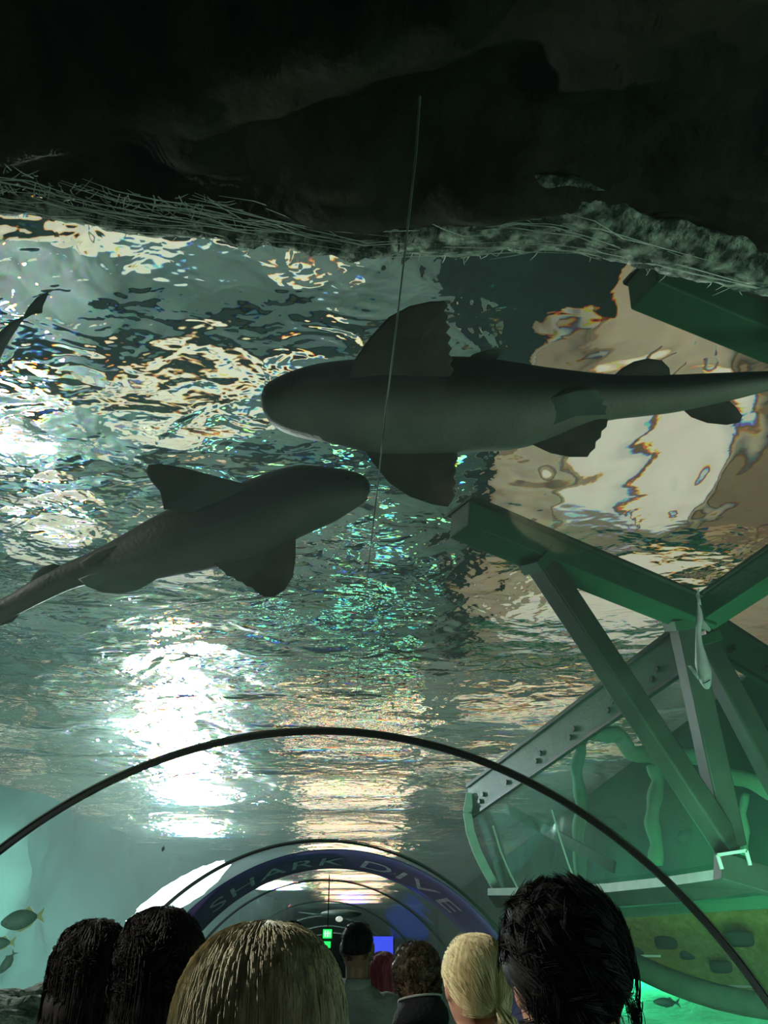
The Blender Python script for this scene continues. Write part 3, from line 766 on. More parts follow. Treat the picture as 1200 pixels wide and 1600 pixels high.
def fin(name, poly, o, n, off, th, m, parent, tip_off=0.0, root=None):
    """poly in pixels; laid on the plane shifted by off along n, lens-shaped in section; tip_off lifts points far from root."""
    if root is None: root = poly[0]
    P2 = []
    for i, p in enumerate(poly):
        q = poly[(i+1) % len(poly)]; ln = math.hypot(q[0]-p[0], q[1]-p[1]); k = max(1, int(ln / 14))
        for s in range(k): P2.append((p[0] + (q[0]-p[0])*s/k, p[1] + (q[1]-p[1])*s/k))
    mx = max(math.hypot(p[0]-root[0], p[1]-root[1]) for p in P2)
    def lift(p): return off + tip_off * (math.hypot(p[0]-root[0], p[1]-root[1]) / mx)
    c2 = (sum(p[0] for p in P2)/len(P2), sum(p[1] for p in P2)/len(P2))
    rings = [(1.0, 0.06), (0.93, 0.35), (0.78, 0.7), (0.5, 1.0), (0.2, 1.1)]
    vs, fs = [], []; k = len(P2)
    def pt(s, tt, sg):
        out = []
        for p in P2:
            q = (c2[0] + (p[0]-c2[0])*s, c2[1] + (p[1]-c2[1])*s)
            oo = o + n * (lift(q) + sg * th * tt / 2)
            out.append(plane_hit(q[0], q[1], oo, n))
        return out
    for sg in (1, -1):
        base = len(vs)
        for s, tt in rings: vs += pt(s, tt, sg)
        for i in range(len(rings) - 1):
            for j in range(k):
                j2 = (j+1) % k; fs.append((base+i*k+j, base+i*k+j2, base+(i+1)*k+j2, base+(i+1)*k+j))
        fs.append(tuple(base + (len(rings)-1)*k + j for j in range(k)))
    h = len(rings) * k
    for j in range(k):
        j2 = (j+1) % k; fs.append((j, h+j, h+j2, j2))
    return mesh(name, vs, fs, m, parent, True)
M['shark'] = mat('shark', (1, 1, 1), 0.6, 0.3, c2=(0.72, 0.72, 0.72), scale=5, attr='Col', lo=0.3, hi=0.7, bump=0.15, bscale=60)
M['fin_dark'] = mat('fin_dark', (0.040, 0.040, 0.030), 0.6, 0.2, c2=(0.070, 0.064, 0.050), scale=9)
M['fin_black'] = mat('fin_black', (0.012, 0.020, 0.016), 0.6, 0.3, c2=(0.022, 0.03, 0.025), scale=9)
M['fin_belly'] = mat('fin_belly', (0.11, 0.16, 0.125), 0.6, 0.3, c2=(0.07, 0.11, 0.085), scale=9)
M['fin_pale'] = mat('fin_pale', (0.8, 0.9, 0.8), 0.6, 0.3, c2=(0.35, 0.45, 0.36), scale=20)
M['mouth'] = mat('mouth', (0.006, 0.008, 0.007), 0.7, 0.2)

def plane_at(px, py, dist, tilt):
    r = ray(px, py).normalized(); o = Vector((0, 0, CAMZ)) + r * dist
    n = -r
    ax = Vector((1, 0, 0))
    n = Matrix.Rotation(math.radians(tilt), 3, ax) @ n     # towards straight down
    return o, n
def serrate(a, b, k, amp, seed=1):
    r = random.Random(seed); out = []
    dx, dy = b[0]-a[0], b[1]-a[1]; L_ = math.hypot(dx, dy); nx, ny = -dy/L_, dx/L_
    for i in range(k * 2):
        t = (i + 0.5) / (k * 2); s = amp * (1 if i % 2 else -1) * r.uniform(0.5, 1)
        out.append((a[0]+dx*t+nx*s, a[1]+dy*t+ny*s))
    return out

# big shark across the middle
o_, n_ = plane_at(750, 640, 3.15, 15)
sh = empty('shark'); tag(sh, 'large grey shark gliding overhead, blunt snout and both broad pectoral fins spread', 'shark', 'sharks')
prs = [((409,616),(410,628)), ((414,603),(416,646)), ((428,592),(430,664)), ((455,580),(458,678)), ((490,570),(492,686)), ((525,565),(528,692)), ((560,562),(562,700)), ((600,560),(600,706)),
       ((650,560),(650,706)), ((700,558),(700,706)), ((750,560),(750,703)), ((800,566),(800,700)), ((850,574),(850,688)), ((900,580),(900,670)), ((950,585),(950,656)),
       ((1000,586),(1000,650)), ((1050,586),(1050,644)), ((1100,584),(1100,634)), ((1150,582),(1150,623)), ((1200,580),(1200,611)), ((1270,577),(1270,601)), ((1340,572),(1340,590))]
vs, fs, cl = loft_pairs(prs, o_, n_, 0.95, math.radians(128), ((0.006, 0.014, 0.011), (0.26, 0.27, 0.21)))
b_ = mesh('body', vs, fs, M['shark'], sh, True); colour(b_, cl)
F = 0.10
fin('pectoral_fin', [(543,600),(552,565),(578,527),(608,495),(640,478),(672,471),(694,470)] + serrate((696,474),(708,590),7,4,2) + [(712,600),(690,612),(640,612)], o_, n_, F, 0.022, M['fin_dark'], sh, 0.03, (610, 620))
fin('pectoral_fin', [(560,690),(582,722),(608,755),(640,776),(675,788),(700,792)] + serrate((708,788),(713,712),4,3,3) + [(714,704),(690,690),(620,680)], o_, n_, F*0.6, 0.022, M['fin_dark'], sh, 0.03, (620, 680))
fin('dorsal_fin', [(722,566),(740,553),(765,546),(790,546),(784,553),(770,568)], o_, n_, -F, 0.015, M['fin_belly'], sh)
fin('dorsal_fin', [(955,590),(972,575),(990,565),(1012,560),(1034,563),(1046,575),(1048,592)], o_, n_, 0.0, 0.018, M['fin_dark'], sh)
fin('pelvic_fin', [(800,676),(830,694),(860,708),(890,714),(918,714)] + serrate((922,712),(948,662),3,3,4) + [(950,655),(890,655)], o_, n_, F*0.7, 0.016, M['fin_dark'], sh)
fin('pelvic_fin', [(820,650),(860,622),(900,610),(930,608)] + serrate((934,610),(950,645),3,3,5) + [(948,648),(900,650),(865,664)], o_, n_, F*1.25, 0.014, M['fin_belly'], sh)
fin('anal_fin', [(1062,636),(1080,652),(1105,661),(1135,664),(1156,660),(1160,650),(1150,636),(1130,618),(1090,622)], o_, n_, 0.0, 0.018, M['fin_dark'], sh)
fin('tail_fin', [(1300,590),(1340,560),(1420,530),(1500,515),(1480,545),(1430,580),(1460,620),(1400,615),(1340,596)], o_, n_, 0.0, 0.015, M['fin_dark'], sh)
def tubepx(name, pts, o, n, off, rad, m, parent):
    return MB().tube([plane_hit(x, y, o + n * off, n) for x, y in pts], rad, 6).build(name, m, parent, True)
tubepx('mouth', [(411,616),(416,640),(428,657),(445,668)], o_, n_, 0.045, 0.006, M['mouth'], sh)
for k in range(4): tubepx('gill_slit', [(540+k*11,640),(545+k*11,655),(542+k*11,672)], o_, n_, 0.155, 0.0022, M['fin_dark'], sh)
MB().ell(plane_hit(452, 598, o_ + n_ * 0.09, n_), (0.012,)*3, 10, 8).build('eye', M['mouth'], sh, True)

# second shark
o2, n2 = plane_at(330, 830, 3.35, 15)
s2 = empty('shark'); tag(s2, 'dark shark seen from below swimming toward the centre with rounded head and wide fins', 'shark', 'sharks')
prs = [((578,764),(576,772)), ((575,750),(566,786)), ((562,740),(548,798)), ((535,733),(520,815)), ((505,729),(490,828)), ((470,727),(458,843)), ((432,735),(418,862)), ((390,750),(376,878)), ((345,768),(338,886)), ((300,784),(300,894)),
       ((255,800),(262,901)), ((215,822),(226,908)), ((175,845),(186,911)), ((138,864),(143,912)), ((100,881),(110,921)), ((60,901),(72,938)), ((20,926),(32,958)), ((-20,948),(-12,982)), ((-60,975),(-55,1000)), ((-120,1010),(-118,1022))]
vs, fs, cl = loft_pairs(prs, o2, n2, 0.85, math.radians(140), ((0.004, 0.007, 0.006), (0.11, 0.12, 0.095)))
b_ = mesh('body', vs, fs, M['shark'], s2, True); colour(b_, cl)
fin('pectoral_fin', [(385,757),(330,742),(285,730),(250,725),(232,726),(227,736),(236,752),(250,768),(256,796),(300,800),(370,780)], o2, n2, 0.06, 0.022, M['fin_black'], s2, 0.02, (370, 775))
fin('pectoral_fin', [(462,838),(462,870),(458,900),(445,922),(428,933),(412,932)] + serrate((404,926),(345,892),4,2,8) + [(334,880),(380,850),(440,835)], o2, n2, 0.08, 0.02, M['fin_dark'], s2, 0.02, (410, 850))
fin('pelvic_fin', [(262,893),(240,908),(215,922),(190,928),(160,926),(135,916),(122,905),(170,885),(230,880)], o2, n2, 0.06, 0.014, M['fin_belly'], s2)
fin('pelvic_fin', [(125,880),(150,862),(190,850),(175,875),(140,895)], o2, n2, 0.05, 0.014, M['fin_dark'], s2)
fin('dorsal_fin', [(44,915),(52,897),(66,885),(84,881),(100,885),(90,905)], o2, n2, 0.0, 0.015, M['fin_black'], s2)
fin('anal_fin', [(40,948),(20,972),(0,978),(-20,976),(0,955)], o2, n2, 0.0, 0.015, M['fin_black'], s2)
fin('tail_fin', [(-100,1010),(-150,1000),(-210,960),(-190,1010),(-180,1060),(-140,1040)], o2, n2, 0.0, 0.012, M['fin_black'], s2)
tubepx('mouth', [(574,778),(560,788),(548,797)], o2, n2, 0.03, 0.006, M['mouth'], s2)
MB().ell(plane_hit(545, 748, o2 + n2 * 0.07, n2), (0.010,)*3, 10, 8).build('eye', M['mouth'], s2, True)
for k in range(4): tubepx('gill_slit', [(470-k*10,790),(466-k*10,802),(468-k*10,816)], o2, n2, 0.13, 0.002, M['fin_black'], s2)

# third: tail at the picture's edge
o3, n3 = plane_at(20, 510, 3.9, 15)
s3 = empty('shark'); tag(s3, 'small dark shark of which only the slim tail shows beside the glinting ripples', 'shark', 'sharks')
prs = [((36,494),(39,497)), ((28,498),(34,504)), ((14,506),(24,518)), ((-2,520),(8,545)), ((-30,545),(-15,592)), ((-70,585),(-50,640)), ((-110,620),(-92,672)), ((-145,655),(-135,690)), ((-165,680),(-162,690))]
vs, fs, cl = loft_pairs(prs, o3, n3, 0.9, math.radians(130), ((0.02, 0.03, 0.03), (0.10, 0.13, 0.12)))
b_ = mesh('body', vs, fs, M['shark'], s3, True); colour(b_, cl)
fin('tail_fin', [(33,500),(44,480),(58,464),(77,455),(72,468),(67,478),(66,489),(50,492),(40,498)], o3, n3, 0.0, 0.012, M['fin_black'], s3)
fin('dorsal_fin', [(-45,560),(-50,535),(-66,528),(-72,575)], o3, n3, 0.0, 0.012, M['fin_black'], s3)
# fourth: pale
o4, n4 = plane_at(1098, 1010, 4.6, 10)
s4 = empty('shark'); tag(s4, 'small white-bellied shark pointing downward in front of the strut junction', 'shark', 'sharks')
prs = [((1089,940),(1091,940)), ((1088,955),(1097,955)), ((1087,970),(1099,970)), ((1087,985),(1096,985)), ((1086,1005),(1098,1005)), ((1086,1022),(1103,1020)), ((1086,1038),(1108,1036)), ((1090,1052),(1112,1048)), ((1093,1064),(1112,1060)), ((1099,1074),(1111,1070)), ((1104,1077),(1108,1076))]
vs, fs, cl = loft_pairs(prs, o4, n4, 0.9, math.radians(90), ((0.60, 0.70, 0.60), (1.0, 1.0, 0.95)))
b_ = mesh('body', vs, fs, M['shark'], s4, True); colour(b_, cl)
fin('pectoral_fin', [(1074,1040),(1079,1040),(1092,1054),(1091,1063),(1086,1056)], o4, n4, 0.01, 0.01, M['fin_pale'], s4)
fin('pelvic_fin', [(1096,966),(1104,974),(1111,984),(1108,987),(1096,982)], o4, n4, 0.01, 0.01, M['fin_pale'], s4)
fin('tail_fin', [(1091,944),(1087,930),(1092,918),(1094,934),(1096,946)], o4, n4, 0.0, 0.008, M['fin_pale'], s4)
tubepx('mouth', [(1098,1068),(1104,1066),(1110,1062)], o4, n4, 0.03, 0.0025, M['fin_belly'], s4)

# ------------------------------------------------------------------ fish
M['fish_green'] = mat('fish_green', (0.10, 0.22, 0.16), 0.45, 0.3, c2=(0.16, 0.30, 0.22), scale=12)
M['fish_yellow'] = mat('fish_yellow', (0.50, 0.56, 0.20), 0.45, 0.4)
M['fish_dark'] = mat('fish_dark', (0.012, 0.06, 0.045), 0.5, 0.4)
def fish(px, py, lpx, D, ang, deep, m, mf, label, group=None):
    c = at(px, py, D); Ln = lpx * D / 1340.0
    f = empty('reef_fish', c); tag(f, label, 'fish', group)
    f.rotation_euler = (0, math.radians(ang), 0)
    vs, fs = [], []; nu, N = 12, 14
    for i in range(N + 1):
        t = i / N; x = (0.5 - t * 0.82) * Ln
        h = deep * Ln * 0.5 * (math.sin(math.pi * min(1, t * 0.93 + 0.03)) ** 0.75) + 0.004 * Ln
        for j in range(nu):
            a = 2*math.pi*j/nu; vs.append((x, h * 0.38 * math.sin(a), h * math.cos(a)))
    for i in range(N):
        for j in range(nu): fs.append((i*nu+j, i*nu+(j+1)%nu, (i+1)*nu+(j+1)%nu, (i+1)*nu+j))
    fs.append(tuple(range(nu))); fs.append(tuple(N*nu+j for j in reversed(range(nu))))
    mesh('body', vs, fs, m, f, True)
    def flat(name, poly, mm):
        v = [(x*Ln, -0.006*Ln, z*Ln) for x, z in poly] + [(x*Ln, 0.006*Ln, z*Ln) for x, z in poly]; k = len(poly)
        mesh(name, v, [tuple(range(k)), tuple(k+i for i in reversed(range(k)))] + [(i, (i+1)%k, k+(i+1)%k, k+i) for i in range(k)], mm, f)
    flat('tail_fin', [(-0.30, 0.02), (-0.5, 0.17), (-0.42, 0.0), (-0.5, -0.17), (-0.30, -0.02)], mf)
    flat('dorsal_fin', [(0.18, deep*0.46), (0.05, deep*0.62), (-0.2, deep*0.42), (-0.26, deep*0.2), (-0.1, deep*0.38)], mf)
    flat('anal_fin', [(-0.02, -deep*0.44), (-0.14, -deep*0.6), (-0.26, -deep*0.2)], mf)
    MB().ell((0.36*Ln, -0.045*Ln, 0.05*Ln), (0.02*Ln,)*3, 8, 6).build('eye', M['iris'], f, True)
    return f
fish(36, 1436, 66, 4.6, 180 - 10, 0.42, M['fish_green'], M['fish_yellow'], 'deep-bodied pale green fish with yellow back and forked tail, upper of two by the rocks', 'yellow-finned fish')
fish(0, 1474, 48, 4.8, 180 - 5, 0.36, M['fish_green'], M['fish_yellow'], 'yellow-tailed fish cut by the picture edge, just below the deep-bodied one', 'yellow-finned fish')
fish(12, 1503, 34, 5.4, 120, 0.40, M['fish_green'], M['fish_green'], 'dim greenish fish angled downward above the pale rocks')
fish(1042, 1566, 40, 8.0, 182, 0.28, M['fish_dark'], M['fish_dark'], 'slim dark fish silhouetted against the bright green glow')
fish(255, 1326, 9, 6.0, 100, 0.5, M['fish_dark'], M['fish_dark'], 'tiny dark fish near the lower end of the white glare')
fish(958, 1284, 44, 7.9, 20, 0.42, M['fish_green'], M['fish_green'], 'pale green fish between the two wavering reflections')
fish(1068, 1306, 34, 7.9, -30, 0.5, M['fish_green'], M['fish_green'], 'faint green fish beneath the long diagonal strut')
fl = empty('glare_blob'); tag(fl, 'made-up glowing blob for the white glare beside the lettered arch', 'lamp')  # added glowing blob that stands in for the broad white glare
M['blob_glow'] = mat('blob_glow', (0.8, 0.8, 0.8), 0.4, 0.3, emit=(0.85, 1.0, 1.0), estr=3.0)
c_ = at(280, 1396, 20.0)
g_ = MB().ell((0, 0, 0), (1, 1, 1), 64, 24, fn=lambda d: Vector((d.x * 1.2, d.y * 0.12, d.z * 0.30)) * (1 + 0.16 * mnoise.fractal(d * 4.0, 1.0, 2.0, 3))).build('glow_body', M['blob_glow'], fl, True); g_.location = c_; g_.rotation_euler = (0, math.radians(-30), 0)
MB().tube([c_ + Vector((-0.3, 0.1, 0)), c_ + Vector((-0.35, 0.3, -0.5)), c_ + Vector((-0.35, 0.3, -2.6))], 0.04, 8).build('blob_arm', M['bolt'], fl, True)
# flat ray resting on the tunnel far ahead
ry = empty('stingray'); tag(ry, 'dark stingray resting on top of the tunnel far ahead', 'ray')
mb = MB(); cR = at(533, 1430, 15.0) + Vector((0, 0, 0.02))
mb.ell(cR, (0.36, 0.30, 0.07), 20, 8); mb.build('body', M['fin_black'], ry, True)
MB().tube([cR + Vector((-0.3, 0, 0)), cR + Vector((-0.5, 0.1, 0.0)), cR + Vector((-0.75, 0.1, 0.03))], [0.02, 0.012, 0.004], 6).build('tail', M['fin_black'], ry, True)

# rocks by the tunnel
def rock(px, py, D, r, seed, label):
    c = at(px, py, D)
    mb = MB(); mb.ell((0, 0, 0), (1, 1, 1), 36, 24, fn=lambda d: Vector((d.x * r[0], d.y * r[1], d.z * r[2])) * (1 + 0.30 * mnoise.fractal(d * 1.6 + Vector((seed, 0, 0)), 1.0, 2.0, 4)))
    o = mb.build('rock', M['pale_rock'], None, True); o.location = c
    return tag(o, label, 'rock', 'pale rocks on the tank bottom')
rock(58, 1592, 4.6, (0.16, 0.2, 0.14), 1, 'pale knobbly rock rising beside the curly-haired person')
rock(12, 1612, 4.4, (0.19, 0.2, 0.12), 4, 'low pale rock in the bottom corner of the picture')
rock(62, 1690, 4.5, (0.75, 0.5, 0.36), 9, 'broad rock base carrying the pale knobbly rocks')

# ------------------------------------------------------------------ people
def sq(d):
    return Vector([math.copysign(abs(c) ** 0.80, c) for c in d]) * 0.985
def skin_body():
    """one standing body, feet at z=0, 1.72 m to the crown, facing +Y; made continuous by remeshing."""
    mb = MB()
    H = [(1.72, 0.0, 0.0, 0.0), ]
    def rings(L, n=24):
        i0 = len(mb.v)
        for (z, rx, ry, yo) in L:
            for j in range(n):
                t = 2*math.pi*j/n; mb.v.append(Vector((rx*math.cos(t), yo + ry*math.sin(t), z)))
        for i in range(len(L) - 1):
            for j in range(n): mb.f.append((i0+i*n+j, i0+i*n+(j+1)%n, i0+(i+1)*n+(j+1)%n, i0+(i+1)*n+j))
        mb.f.append(tuple(i0+j for j in reversed(range(n)))); mb.f.append(tuple(i0+(len(L)-1)*n+j for j in range(n)))
    # head
    def headfn(d):
        x, y, z = sq(d)
        p = Vector((x * 0.077, y * 0.097, z * 0.117))
        if z < 0: p.x *= 1 - 0.28 * (-z) ** 1.5; 
        if z < 0 and y > 0: p.y += 0.012 * (-z)
        if y < 0 and z < 0: p.y *= 1 - 0.30 * (-z)
        if y > 0.75: p.y -= 0.008
        return p + Vector((0, 0.0, 1.603))
    mb.ell((0,0,0), (1,1,1), 40, 28, fn=headfn)
    mb.ell((0, 0.098, 1.588), (0.013, 0.018, 0.022), 10, 8)     # nose
    mb.ell((0, 0.090, 1.610), (0.009, 0.012, 0.025), 10, 8)
    mb.ell((0, 0.085, 1.515), (0.026, 0.018, 0.014), 10, 8)     # chin
    mb.ell((0, 0.082, 1.635), (0.048, 0.014, 0.008), 12, 8)     # brow
    for s in (-1, 1): mb.ell((s * 0.079, -0.005, 1.600), (0.010, 0.018, 0.031), 12, 10)  # ears
    rings([(1.36, 0.075, 0.070, -0.015), (1.42, 0.058, 0.060, -0.012), (1.47, 0.054, 0.058, -0.008), (1.55, 0.056, 0.060, -0.004)])
    rings([(0.84, 0.15, 0.105, 0), (0.92, 0.168, 0.118, 0), (1.02, 0.145, 0.105, 0), (1.12, 0.142, 0.105, 0), (1.24, 0.168, 0.118, -0.005), (1.33, 0.175, 0.112, -0.012), (1.385, 0.145, 0.085, -0.016), (1.42, 0.075, 0.062, -0.014)])
    for s in (-1, 1):
        mb.tube([(s*0.15, -0.012, 1.375), (s*0.195, -0.012, 1.35), (s*0.215, -0.012, 1.25), (s*0.228, -0.02, 1.08), (s*0.236, 0.0, 0.95), (s*0.240, 0.03, 0.84)],
                [0.055, 0.062, 0.050, 0.042, 0.036, 0.026], 14)
        mb.ell((s*0.243, 0.04, 0.795), (0.020, 0.040, 0.052), 12, 10)
        for k, (yo, ln) in enumerate(((0.068, 0.070), (0.050, 0.080), (0.031, 0.076), (0.013, 0.060))):
            b = Vector((s*0.243, yo, 0.755)); mb.tube([b, b + Vector((-s*0.006, 0.004, -ln*0.45)), b + Vector((-s*0.020, 0.004, -ln*0.8)), b + Vector((-s*0.032, 0.0, -ln*0.98))], [0.0095, 0.009, 0.0085, 0.006], 8)
        mb.tube([(s*0.240, 0.070, 0.815), (s*0.232, 0.095, 0.785), (s*0.226, 0.102, 0.755)], [0.013, 0.011, 0.008], 8)
        mb.tube([(s*0.085, 0, 0.90), (s*0.095, 0.0, 0.70), (s*0.100, 0.005, 0.50), (s*0.100, -0.012, 0.35), (s*0.100, -0.015, 0.10), (s*0.100, -0.01, 0.05)],
                [0.098, 0.078, 0.058, 0.056, 0.040, 0.042], 16)
        mb.ell((s*0.103, 0.055, 0.042), (0.045, 0.13, 0.042), 14, 10)
    o = mb.build('body', M['skin'], None, True)
    rm = o.modifiers.new('r', 'REMESH'); rm.mode = 'VOXEL'; rm.voxel_size = 0.007; rm.use_smooth_shade = True
    sm = o.modifiers.new('s', 'SMOOTH'); sm.factor = 0.5; sm.iterations = 3
    bake(o); me = o.data; bpy.data.objects.remove(o)
    return me
def cloth_mesh(kind):
    mb = MB()
    def rings(L, n=28, cap=True):
        i0 = len(mb.v)
        for (z, rx, ry, yo) in L:
            for j in range(n):
                t = 2*math.pi*j/n; mb.v.append(Vector((rx*math.cos(t), yo + ry*math.sin(t), z)))
        for i in range(len(L) - 1):
            for j in range(n): mb.f.append((i0+i*n+j, i0+i*n+(j+1)%n, i0+(i+1)*n+(j+1)%n, i0+(i+1)*n+j))
        mb.f.append(tuple(i0+j for j in reversed(range(n)))); mb.f.append(tuple(i0+(len(L)-1)*n+j for j in range(n)))
    if kind == 'top':
        rings([(0.80, 0.185, 0.14, 0), (0.92, 0.19, 0.14, 0), (1.05, 0.172, 0.13, 0), (1.20, 0.182, 0.135, 0), (1.32, 0.195, 0.132, -0.012), (1.385, 0.168, 0.105, -0.016), (1.425, 0.105, 0.082, -0.015), (1.445, 0.078, 0.074, -0.012)])
        for s in (-1, 1):
            mb.tube([(s*0.13, -0.012, 1.365), (s*0.195, -0.012, 1.355), (s*0.222, -0.012, 1.27), (s*0.234, -0.02, 1.08), (s*0.240, 0.0, 0.95), (s*0.243, 0.025, 0.86)],
                    [0.066, 0.078, 0.068, 0.060, 0.052, 0.044], 16)
    elif kind == 'trousers':
        rings([(0.84, 0.165, 0.125, 0), (0.90, 0.18, 0.13, 0), (0.99, 0.165, 0.122, 0)])
        for s in (-1, 1):
            mb.tube([(s*0.085, 0, 0.92), (s*0.097, 0.0, 0.70), (s*0.102, 0.005, 0.50), (s*0.102, -0.008, 0.30), (s*0.102, -0.005, 0.085)], [0.102, 0.092, 0.076, 0.070, 0.064], 18)
    o = mb.build('c', M['black'], None, True)
    rm = o.modifiers.new('r', 'REMESH'); rm.mode = 'VOXEL'; rm.voxel_size = 0.011; rm.use_smooth_shade = True
    sm = o.modifiers.new('s', 'SMOOTH'); sm.factor = 0.6; sm.iterations = 4
    bake(o); me = o.data; bpy.data.objects.remove(o)
    for v in me.vertices:
        k = 0.006 * mnoise.fractal(Vector(v.co) * 9, 1.0, 2.0, 3); v.co += v.normal * k
    me.materials.clear()
    return me
BODY = skin_body(); TOP = cloth_mesh('top'); TRO = cloth_mesh('trousers')
def with_mat(me, m):
    c = me.copy(); c.materials.clear(); c.materials.append(m); return c
HC = Vector((0, 0, 1.603))
def scalp(d, grow=0.0):
    d = sq(d)
    return HC + Vector((d.x * (0.077 + grow), d.y * (0.097 + grow), d.z * (0.117 + grow)))
def hair_cap(style, rr, grow, lowback, lowside, curl=0.0):
    """thick hair mass over the skull, open over the face; lowest z at back and sides."""
    def fn(d):
        k = 1.0; d = sq(d)
        g0 = grow * (1.0 if style in ('long', 'bob') else (0.25 + 0.75 * max(0.0, min(1.0, (d.z + 0.25) / 0.45))))
        g = g0 * (1 + curl * 0.9 * mnoise.fractal(d * 5 + Vector((rr, 0, 0)), 1.0, 2.0, 3))
        face = max(0.0, d.y - 0.35) / 0.65
        p = HC + Vector((d.x * (0.077 + g), d.y * (0.097 + g) , d.z * (0.117 + g)))
        if d.y > 0.35 and d.z < 0.45: p.y = min(p.y, 0.060 - 0.02 * max(0, 0.45 - d.z))
        if d.z < 0:
            low = lowback if d.y < 0.15 else lowside
            p.z = HC.z + d.z * (HC.z - low) ; 
            w_ = 1.0 if style in ('long', 'bob') else (1 - 0.45 * (-d.z) ** 1.4)
            if style in ('long', 'bob'): w_ = (1 - d.z * d.z) ** -0.32 if abs(d.z) < 0.96 else 2.0
            rxx = math.hypot(d.x, d.y) + 1e-6
            p.x = d.x * (0.077 + g) * w_; p.y = min(p.y, 0.06) if d.y > 0 else d.y * (0.097 + g) * w_
            if style == 'long': p.y -= 0.01 * (-d.z)
        return p
    return fn
def hair_strands(style, seed, n, length, rad, grow, lowback, curl=0.0, part=None):
    mb = MB(); r = random.Random(seed)
    cnt = 0
    while cnt < n:
        z = r.uniform(-0.35, 1); ph = r.uniform(0, 2*math.pi); s_ = math.sqrt(1 - z*z)
        d = Vector((s_*math.cos(ph), s_*math.sin(ph), z))
        if d.y > 0.45 and d.z < 0.35: continue
        if style in ('swept', 'tied') and d.z < 0.18 and abs(d.x) > 0.55 and d.y > -0.55: continue
        cnt += 1
        if style == 'tied':
            tie = Vector((0.18, -0.90, -0.38)).normalized(); st0 = Vector(d)
            if st0.dot(tie) < -0.8: continue
            t1 = r.uniform(0.75, 1.0); pts = []; w = r.uniform(0.0, 0.006)
            for k in range(8):
                t = 0.02 + t1 * k / 7.0; dd = (st0 * (1 - t) + tie * t).normalized()
                pts.append(scalp(dd, grow + w * (1 - 0.5 * t)))
            mb.tube(pts, [rad*0.5] + [rad]*6 + [rad*0.5], 3)
        elif style in ('straight', 'bob'):
            # lies along the dome, from crown to hem
            pts = []; crown = Vector((0.0, -0.15, 1)).normalized()
            az = math.atan2(d.y, d.x); w = r.uniform(0.0, 0.010); fr = r.uniform(-0.35, 0.35)
            t0 = r.uniform(0, 0.35); t1 = r.uniform(0.7, 1.08)
            for k in range(8):
                t = t0 + (t1 - t0) * k / 7.0
                th = t * 1.95
                az2 = az + fr * 0.10 * t + 0.02 * math.sin(k + cnt)
                if math.sin(az2) > 0.45: az2 = az2 if False else (0.45 if math.cos(az2) > 0 else math.pi - 0.45)
                g = grow + w + 0.004 * math.sin(k * 1.3 + cnt)
                dd = Vector((math.sin(min(th, 1.57)) * math.cos(az2), math.sin(min(th, 1.57)) * math.sin(az2), math.cos(min(th, 1.57))))
                p = scalp(dd, g)
                if th > 1.57: p.z -= (th - 1.57) / 0.38 * (HC.z - lowback)
                p.z += 0.002
                pts.append(p)
            mb.tube(pts, [rad*0.6] + [rad]*5 + [rad*0.6, rad*0.2], 3)
        else:
            # a lock: many strands following one curling path
            nrm = Vector((d.x/0.077, d.y/0.097, d.z/0.117)).normalized()
            flow = Vector((-0.55, -0.15, 0.55)) if style == 'swept' else Vector((r.gauss(0,1), r.gauss(0,1), r.gauss(0,0.7)))
            flow = flow + Vector((r.gauss(0,1), r.gauss(0,1), r.gauss(0,1))) * 0.35
            flow = (flow - nrm * flow.dot(nrm)).normalized()
            base = scalp(d, grow * 1.0); path = [base]
            v = (flow + nrm * (0.55 if curl else 0.30)).normalized()
            ax = flow.cross(nrm); L0 = length * r.uniform(0.6, 1.3)
            for k in range(5):
                v = Matrix.Rotation(-(curl if curl else 0.10) * r.uniform(0.5, 1.1), 3, ax) @ v
                path.append(path[-1] + v * L0 / 5)
            side = v.cross(nrm).normalized() if v.cross(nrm).length > 1e-5 else ax
            for q in range(14):
                o1 = (side * r.gauss(0, 0.006) + nrm * r.gauss(0, 0.003) + flow * r.gauss(0, 0.006)); f1 = r.uniform(0.1, 0.9)
                pts = []
                for k, p in enumerate(path):
                    pp = p + o1 * (1 - f1 * k / 5.0)
                    e = pp - HC; ee = math.sqrt((e.x/0.078)**2 + (e.y/0.098)**2 + (e.z/0.118)**2)
                    if ee < 1.0: pp = HC + e / ee
                    pts.append(pp)
                mb.tube(pts, [rad, rad, rad*0.9, rad*0.8, rad*0.6, rad*0.2], 3)
            cnt += 13
    for q in range(220):
        z = r.uniform(-0.2, 1); ph = r.uniform(0, 2*math.pi); s_ = math.sqrt(1 - z*z); d = Vector((s_*math.cos(ph), s_*math.sin(ph), z))
        if (d.y > 0.45 and d.z < 0.35) or style == 'tied' and q > 60 or grow < 0.005: continue
        nrm = Vector((d.x/0.077, d.y/0.097, d.z/0.117)).normalized(); t_ = nrm.cross(Vector((r.gauss(0,1), r.gauss(0,1), r.gauss(0,1)))).normalized()
        p = scalp(d, grow * 0.9); L0 = r.uniform(0.012, 0.03); v = (nrm * 0.5 + t_).normalized(); pts = [p]
        for k in range(5): v = (v + t_.cross(nrm) * r.uniform(-0.4, 0.4) - nrm * 0.15).normalized(); pts.append(pts[-1] + v * L0 / 3)
        mb.tube(pts, [rad * 0.5] * 5 + [rad * 0.2], 3)
    return mb
